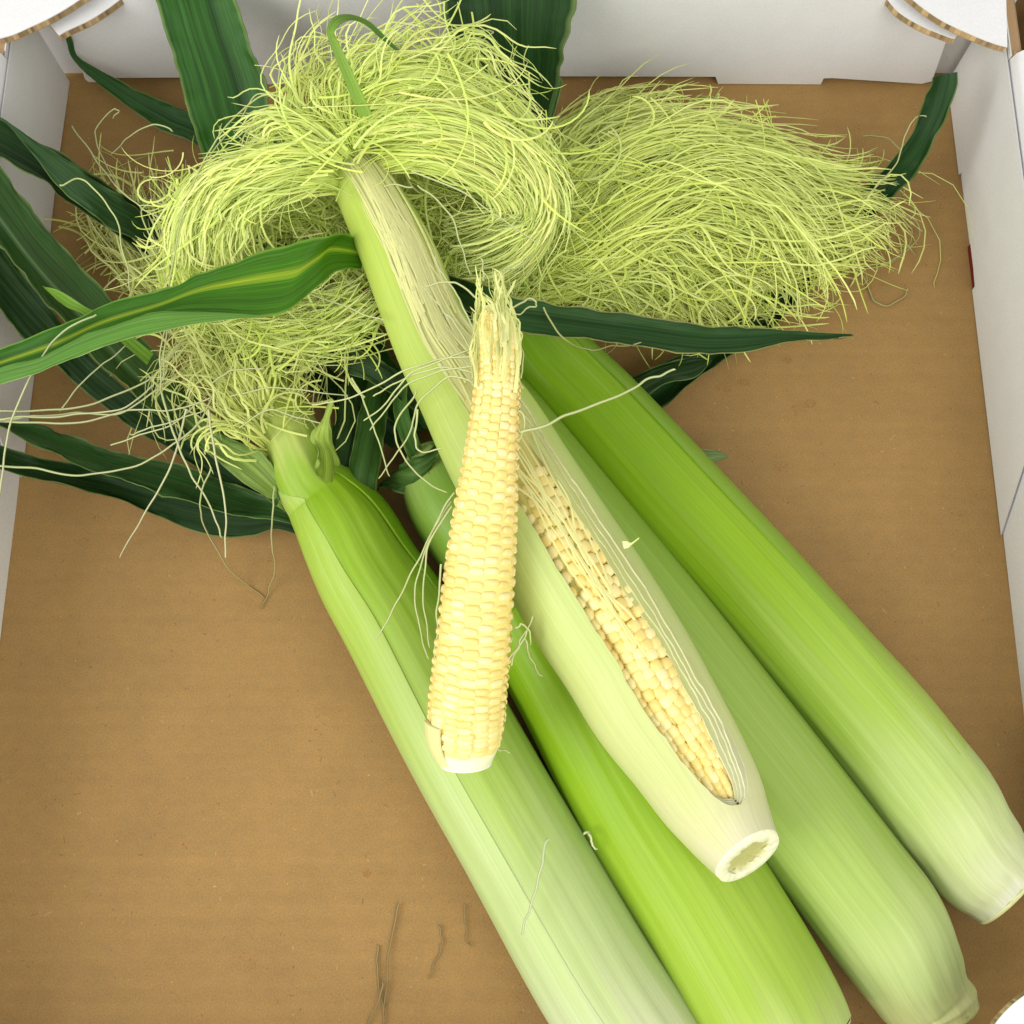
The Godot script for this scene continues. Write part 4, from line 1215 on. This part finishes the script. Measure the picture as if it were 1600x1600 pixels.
	tangle(s, [[420, 330, 0.024, 50], [480, 360, 0.022, 60], [540, 420, 0.022, 60]], 330, 357, {"c0": srgb(210, 226, 104), "c1": srgb(222, 233, 140), "wild": 1.2})
	tangle(s, [[480, 250, 0.053, 24], [420, 255, 0.055, 40], [360, 285, 0.052, 40], [310, 350, 0.045, 40], [300, 420, 0.038, 36]], 75, 358, {"c0": srgb(210, 226, 104), "c1": srgb(222, 233, 140), "wild": 0.3, "long": 0.026})
	tangle(s, [[560, 200, 0.056, 40], [640, 160, 0.058, 50], [740, 180, 0.056, 50], [815, 250, 0.05, 40], [840, 330, 0.043, 30]], 105, 359, {"c0": srgb(210, 226, 104), "c1": srgb(222, 233, 140), "wild": 0.35, "long": 0.028})
	tangle(s, [[850, 280, 0.036, 16], [845, 350, 0.034, 20], [800, 430, 0.032, 30]], 75, 360, {"c0": srgb(210, 226, 104), "c1": srgb(222, 233, 140), "wild": 0.4, "long": 0.02})
	tangle(s, [[300, 430, 0.036, 40], [380, 500, 0.032, 40], [480, 520, 0.031, 40], [590, 480, 0.034, 30]], 225, 351, {"c0": srgb(210, 226, 104), "c1": srgb(222, 233, 140), "wild": 0.6})
	tangle(s, [[460, 340, 0.026, 40], [520, 340, 0.026, 40], [540, 400, 0.026, 40]], 135, 352, {"c0": srgb(210, 226, 104), "c1": srgb(222, 233, 140), "wild": 1.2, "long": 0.014})
	tangle(s, [[650, 300, 0.034, 30], [720, 330, 0.032, 50], [760, 380, 0.032, 50], [710, 430, 0.032, 40]], 180, 353, {"c0": srgb(210, 226, 104), "c1": srgb(222, 233, 140), "wild": 0.9, "long": 0.016})
	tangle(s, [[500, 160, 0.05, 60], [600, 110, 0.053, 60], [700, 90, 0.052, 60], [780, 140, 0.048, 50]], 165, 354, {"c0": srgb(210, 226, 104), "c1": srgb(222, 233, 140), "wild": 1.0, "long": 0.016})
	tangle(s, [[290, 300, 0.042, 30], [280, 380, 0.038, 30], [290, 440, 0.034, 30]], 75, 355, {"c0": srgb(210, 226, 104), "c1": srgb(222, 233, 140), "wild": 0.5, "long": 0.016})
	part("silk", s, M.silk, o).set_meta("kind", "stuff")
	for k in [
		[[876, 802, 0.056], [893, 838, 0.057], [915, 880, 0.057], [928, 915, 0.056]],
		[[900, 850, 0.056], [930, 905, 0.057], [965, 950, 0.057], [990, 990, 0.056]],
		[[860, 880, 0.056], [900, 925, 0.057], [950, 985, 0.057], [1000, 1050, 0.056]],
		[[850, 840, 0.056], [880, 880, 0.057], [930, 930, 0.057], [955, 975, 0.057]],
		[[470, 170, 0.054], [430, 148, 0.055], [395, 158, 0.054], [345, 205, 0.053], [312, 265, 0.051], [285, 340, 0.05], [268, 420, 0.05], [260, 500, 0.05], [252, 560, 0.044], [249, 610, 0.036]],
		[[470, 210, 0.054], [420, 195, 0.055], [385, 205, 0.055], [375, 235, 0.053]],
		[[430, 150, 0.054], [398, 150, 0.054], [375, 185, 0.053], [335, 230, 0.051], [300, 290, 0.05]],
		[[115, 196, 0.018], [150, 250, 0.026], [195, 305, 0.032], [240, 335, 0.036], [300, 370, 0.04]],
		[[178, 184, 0.016], [184, 174, 0.018], [170, 175, 0.018], [150, 205, 0.018], [156, 240, 0.018], [170, 265, 0.02]],
		[[92, 290, 0.045], [120, 280, 0.044], [155, 300, 0.042], [182, 350, 0.04], [196, 400, 0.038], [205, 455, 0.035]],
		[[260, 430, 0.034], [225, 345, 0.034], [228, 318, 0.035], [250, 318, 0.036], [280, 335, 0.038]],
		[[270, 205, 0.03], [240, 195, 0.026], [200, 215, 0.022], [175, 240, 0.018]],
		[[640, 268, 0.056], [720, 300, 0.055], [780, 340, 0.05], [840, 380, 0.044]],
		[[655, 290, 0.05], [700, 330, 0.05], [725, 390, 0.048], [735, 430, 0.046]],
		[[600, 290, 0.052], [640, 290, 0.052], [645, 292, 0.052]],
		[[700, 45, 0.05], [740, 45, 0.048], [772, 48, 0.046]],
		[[772, 50, 0.046], [740, 72, 0.05], [700, 96, 0.052], [680, 100, 0.053]],
		[[440, 440, 0.042], [540, 480, 0.045], [600, 500, 0.052]],
		[[460, 120, 0.045], [452, 105, 0.045], [470, 95, 0.045], [490, 110, 0.046], [500, 150, 0.048]],
		[[484, 60, 0.044], [490, 48, 0.044], [505, 55, 0.046], [515, 90, 0.048], [535, 130, 0.05]],
	]:
		var g := Shape.new()
		stray(g, k, 0.00028, Color(0.68, 0.76, 0.34), Color(0.74, 0.78, 0.4))
		part("silk_strand", g, M.silk, o)
	# the bright leaf that crosses the silk to the left wall, with its folded lower margin
	s = leaf([[-70, 612, -70, 570, 0.05], [0, 590, 0, 546, 0.05], [60, 572, 90, 508, 0.052], [120, 540, 169, 473, 0.053], [190, 508, 262, 449, 0.054], [260, 490, 318, 425, 0.055], [325, 491, 375, 404, 0.055], [405, 495, 450, 381, 0.055], [446, 486, 492, 371, 0.055], [490, 456, 525, 365, 0.052], [524, 424, 545, 368, 0.047], [566, 420, 580, 380, 0.042]], {"keel": 0.002, "rib": 0.62, "col": Color(0.03, 0.12, 0.012), "col2": Color(0.07, 0.21, 0.012), "ribcol": Color(0.5, 0.66, 0.06), "ribmuch": 0.75, "much": 0.1, "bloom": Color(0.08, 0.2, 0.04), "margin": Color(0.25, 0.45, 0.08), "seed": 61.0, "ripple": 0.0004})
	part("leaf", s, M.young_leaf, o)
	s = leaf([[-70, 632, -70, 600, 0.0515], [0, 601, 0, 574, 0.0525], [56, 584, 66, 556, 0.054], [100, 566, 118, 530, 0.055], [150, 546, 172, 508, 0.056], [225, 524, 232, 490, 0.057], [300, 508, 290, 486, 0.0575], [360, 499, 350, 488, 0.0575], [408, 495, 406, 492, 0.057]], {"keel": -0.001, "col": Color(0.1, 0.25, 0.05), "col2": Color(0.12, 0.28, 0.05), "much": 0.35, "bloom": Color(0.17, 0.32, 0.12), "margin": Color(0.42, 0.55, 0.25), "seed": 63.0, "ripple": 0.0003, "rib": 0.8, "ribmuch": 0.0})
	part("leaf", s, M.young_leaf, o, "turned-over pale green margin of the bright leaf")
	# the thin ribbon of leaf that loops above the silk
	s = leaf([[562, 184, 582, 178, 0.0570], [545, 142, 562, 136, 0.0630], [528, 100, 543, 95, 0.0680], [514, 64, 527, 62, 0.0715], [511, 44, 522, 52, 0.0730], [522, 26, 532, 37, 0.0730], [546, 22, 550, 31, 0.0710], [575, 32, 572, 39, 0.0670], [600, 54, 595, 60, 0.0630], [626, 80, 622, 82, 0.0600]], {"keel": 0.0004, "col": Color(0.3, 0.5, 0.1), "col2": Color(0.06, 0.16, 0.03), "much": 0.15, "bloom": Color(0.3, 0.42, 0.2), "seed": 65.0, "ripple": 0.0001, "ribmuch": 0.2})
	part("leaf_ribbon", s, M.young_leaf, o)

func peeled_cob() -> void:
	var e := ear_axis([[686, 1189, 770, 1188], [668, 1150, 786, 1150], [667, 1095, 793, 1100], [677, 1010, 801, 1015], [690, 905, 807, 910], [706, 800, 810, 808], [725, 700, 812, 708], [737, 620, 814, 626], [741, 552, 813, 560], [743, 512, 806, 516], [752, 482, 795, 486]], [0.044, 0.0465, 0.0495, 0.0535, 0.058, 0.062, 0.066, 0.069, 0.071, 0.072, 0.072])
	var o := thing("peeled_baby_corn", "peeled cream baby corn cob lying across the pile, white cut end down", "corn cob", Vector3(e.mid[4].x, 0.04, e.mid[4].z))
	var s := Shape.new()
	skin(e, s, 0.0, 1.0, plain(-PI), plain(PI), func(t, f): return -0.0006 * smoothstep(0.045, 0.1, t) * smoothstep(0.98, 0.86, t), func(t, f): return ramp([[0.0, srgb(242, 238, 210)], [0.05, srgb(250, 244, 205)], [0.09, srgb(246, 228, 132)], [0.8, srgb(246, 228, 142)], [0.95, srgb(240, 234, 185)], [1.0, srgb(230, 234, 170)]], t), 0.0, 90, 48)
	cut_end(e, s, 0.12, srgb(250, 248, 226), srgb(236, 230, 178), 0.9, 0.0006, 0.06)
	part("core", s, M.cob, o)
	kernels(e, o, 0.07, 0.955, 14, 55, func(t, f): return absf(f) < 1.23, 400)
	s = Shape.new()
	skin(e, s, 0.03, 0.155, plain(-1.35), plain(-0.62), plain(0.0006), func(t, f): return srgb(238, 240, 165), 0.0006, 12, 10, Color(0.85, 0.86, 0.5))
	part("husk_scrap", s, M.inner_husk, o)
	# silk left between the rows and in a tuft at the tip
	s = Shape.new()
	var tip := {"c0": srgb(232, 226, 155), "c1": srgb(222, 228, 140), "frizz": 0.7, "flat": 0.6, "loose": 0.3, "start": 0.4, "per": 5, "r": 0.00026, "seg": 20}
	lock(s, [[772, 600, 0.0775, 30], [776, 550, 0.078, 32], [776, 510, 0.077, 30], [774, 480, 0.076, 26], [770, 450, 0.074, 22], [768, 425, 0.072, 20]], 34, 401, tip)
	lock(s, [[800, 620, 0.073, 8], [806, 560, 0.074, 10], [800, 510, 0.074, 12], [785, 470, 0.074, 14], [768, 440, 0.072, 16]], 16, 402, tip)
	lock(s, [[745, 620, 0.073, 8], [744, 560, 0.074, 10], [748, 510, 0.074, 10], [752, 470, 0.073, 14], [762, 430, 0.071, 14]], 16, 403, tip)
	part("silk", s, M.silk, o).set_meta("kind", "stuff")
	for k in [
		[[742, 560, 0.071], [690, 562, 0.066], [630, 580, 0.063], [570, 610, 0.058], [520, 630, 0.054], [485, 632, 0.052]],
		[[742, 585, 0.07], [690, 575, 0.066], [640, 588, 0.062], [600, 606, 0.058], [585, 622, 0.056]],
		[[742, 545, 0.071], [700, 560, 0.067], [640, 585, 0.063], [600, 630, 0.056], [570, 660, 0.05]],
		[[742, 575, 0.071], [690, 580, 0.066], [635, 602, 0.06], [600, 640, 0.054], [580, 675, 0.048]],
		[[742, 600, 0.07], [700, 590, 0.066], [655, 630, 0.06], [640, 670, 0.052], [615, 720, 0.044], [590, 748, 0.036]],
		[[740, 550, 0.071], [710, 505, 0.068], [690, 480, 0.066], [660, 448, 0.063]],
		[[744, 520, 0.072], [720, 470, 0.069], [700, 440, 0.066], [680, 400, 0.062]],
		[[752, 470, 0.073], [720, 446, 0.07], [690, 440, 0.066], [665, 448, 0.064]],
		[[650, 610, 0.058], [620, 660, 0.05], [618, 690, 0.048], [650, 740, 0.048], [700, 770, 0.055]],
		[[550, 590, 0.04], [575, 640, 0.042], [590, 690, 0.04], [610, 745, 0.036]],
		[[655, 640, 0.06], [647, 680, 0.058], [660, 705, 0.058], [690, 700, 0.061]],
		[[708, 770, 0.062], [675, 830, 0.056], [652, 910, 0.05], [655, 980, 0.049], [672, 1030, 0.051]],
		[[706, 790, 0.061], [668, 860, 0.055], [664, 940, 0.051], [670, 1010, 0.051]],
		[[704, 785, 0.06], [655, 875, 0.052], [615, 950, 0.045], [585, 1000, 0.041]],
		[[690, 880, 0.06], [684, 940, 0.058], [682, 1000, 0.056], [680, 1040, 0.054]],
		[[815, 678, 0.07], [860, 660, 0.069], [920, 635, 0.066], [990, 605, 0.062], [1030, 588, 0.06], [1054, 578, 0.059]],
		[[798, 1030, 0.056], [815, 1000, 0.056], [835, 962, 0.057]],
		[[797, 1040, 0.055], [810, 1010, 0.056], [823, 984, 0.056]],
		[[818, 995, 0.056], [826, 1015, 0.053], [835, 1040, 0.048], [847, 1056, 0.045]],
		[[806, 980, 0.058], [818, 975, 0.058], [827, 990, 0.056], [829, 1006, 0.054]],
		[[775, 1172, 0.046], [785, 1174, 0.045], [798, 1174, 0.043]],
		[[795, 490, 0.073], [815, 470, 0.072], [832, 468, 0.071], [836, 475, 0.07], [820, 485, 0.071], [806, 490, 0.073]],
		[[806, 500, 0.073], [812, 530, 0.073], [816, 560, 0.073], [814, 590, 0.072]],
		[[812, 640, 0.071], [818, 660, 0.07], [812, 690, 0.069]],
		[[770, 440, 0.073], [785, 425, 0.071], [810, 415, 0.068], [830, 400, 0.064]],
		[[758, 440, 0.073], [755, 420, 0.072], [752, 405, 0.071]],
	]:
		var g := Shape.new()
		stray(g, k, 0.00028 if k[0][0] != 815 else 0.0004, Color(0.74, 0.8, 0.4), Color(0.76, 0.8, 0.42))
		part("silk_strand", g, M.silk, o)

func loose_threads() -> void:
	var dry := Color(0.42, 0.33, 0.15)
	var group := "loose silk threads on the tray bottom"
	for k in [
		[[[621, 1413, 0.0008], [613, 1470, 0.0007], [604, 1525, 0.001], [602, 1595, 0.0007]], "longest straight dry silk thread on the tray bottom at the bottom edge", 0.0003],
		[[[589, 1477, 0.0006], [589, 1510, 0.0006], [594, 1545, 0.0006], [600, 1615, 0.0006]], "short dry silk thread crossing the long straight one on the tray bottom", 0.0003],
		[[[598, 1535, 0.0016], [590, 1562, 0.0013], [572, 1605, 0.0006]], "slanting dry silk thread at the lower left of the crossed threads", 0.0003],
		[[[686, 1447, 0.0006], [692, 1465, 0.0006], [690, 1480, 0.0006], [679, 1508, 0.0006], [667, 1530, 0.0006]], "curved brown silk thread between the crossed threads and the left ear", 0.00022],
		[[[728, 1416, 0.0006], [726, 1445, 0.0006], [731, 1470, 0.0006], [735, 1483, 0.0006]], "thinnest brown silk thread nearest the left ear on the tray bottom", 0.00018],
	]:
		var s := Shape.new()
		stray(s, k[0], k[2], dry, dry * 0.9)
		var c: Vector3 = at(k[0][0][0], k[0][0][1], 0.0)
		var o := thing("silk_thread", k[1], "silk thread", c, group)
		part("strand", s, M.silk, o)
	var s := Shape.new()
	stray(s, [[857, 1311, 0.0345], [848, 1345, 0.035], [838, 1390, 0.035], [826, 1425, 0.0345], [812, 1462, 0.034]], 0.0004, Color(0.68, 0.76, 0.45), Color(0.68, 0.76, 0.45))
	var o := thing("silk_thread", "pale straight silk thread lying on the leftmost green ear", "silk thread", at(840, 1390, 0.034))
	part("strand", s, M.silk, o)
	s = leaf([[972, 846, 975, 858, 0.06], [980, 846, 982, 856, 0.0605], [986, 848, 985, 852, 0.061], [998, 840, 999, 841, 0.062]], {"col": Color(0.7, 0.75, 0.45), "much": 0.0, "margin": Color(0.7, 0.75, 0.45), "ripple": 0.0, "keel": 0.0, "rows": 12})
	o = thing("husk_crumb", "tiny pale crumb of husk stuck on the opened ear's right side", "crumb", at(985, 850, 0.06))
	part("flake", s, M.inner_husk, o)
	s = Shape.new()
	stray(s, [[914, 1300, 0.026], [922, 1305, 0.028], [926, 1318, 0.028], [932, 1328, 0.026]], 0.0004)
	o = thing("silk_thread", "short pale silk thread caught in the gap between two lower ears", "silk thread", at(925, 1315, 0.026))
	part("strand", s, M.silk, o)
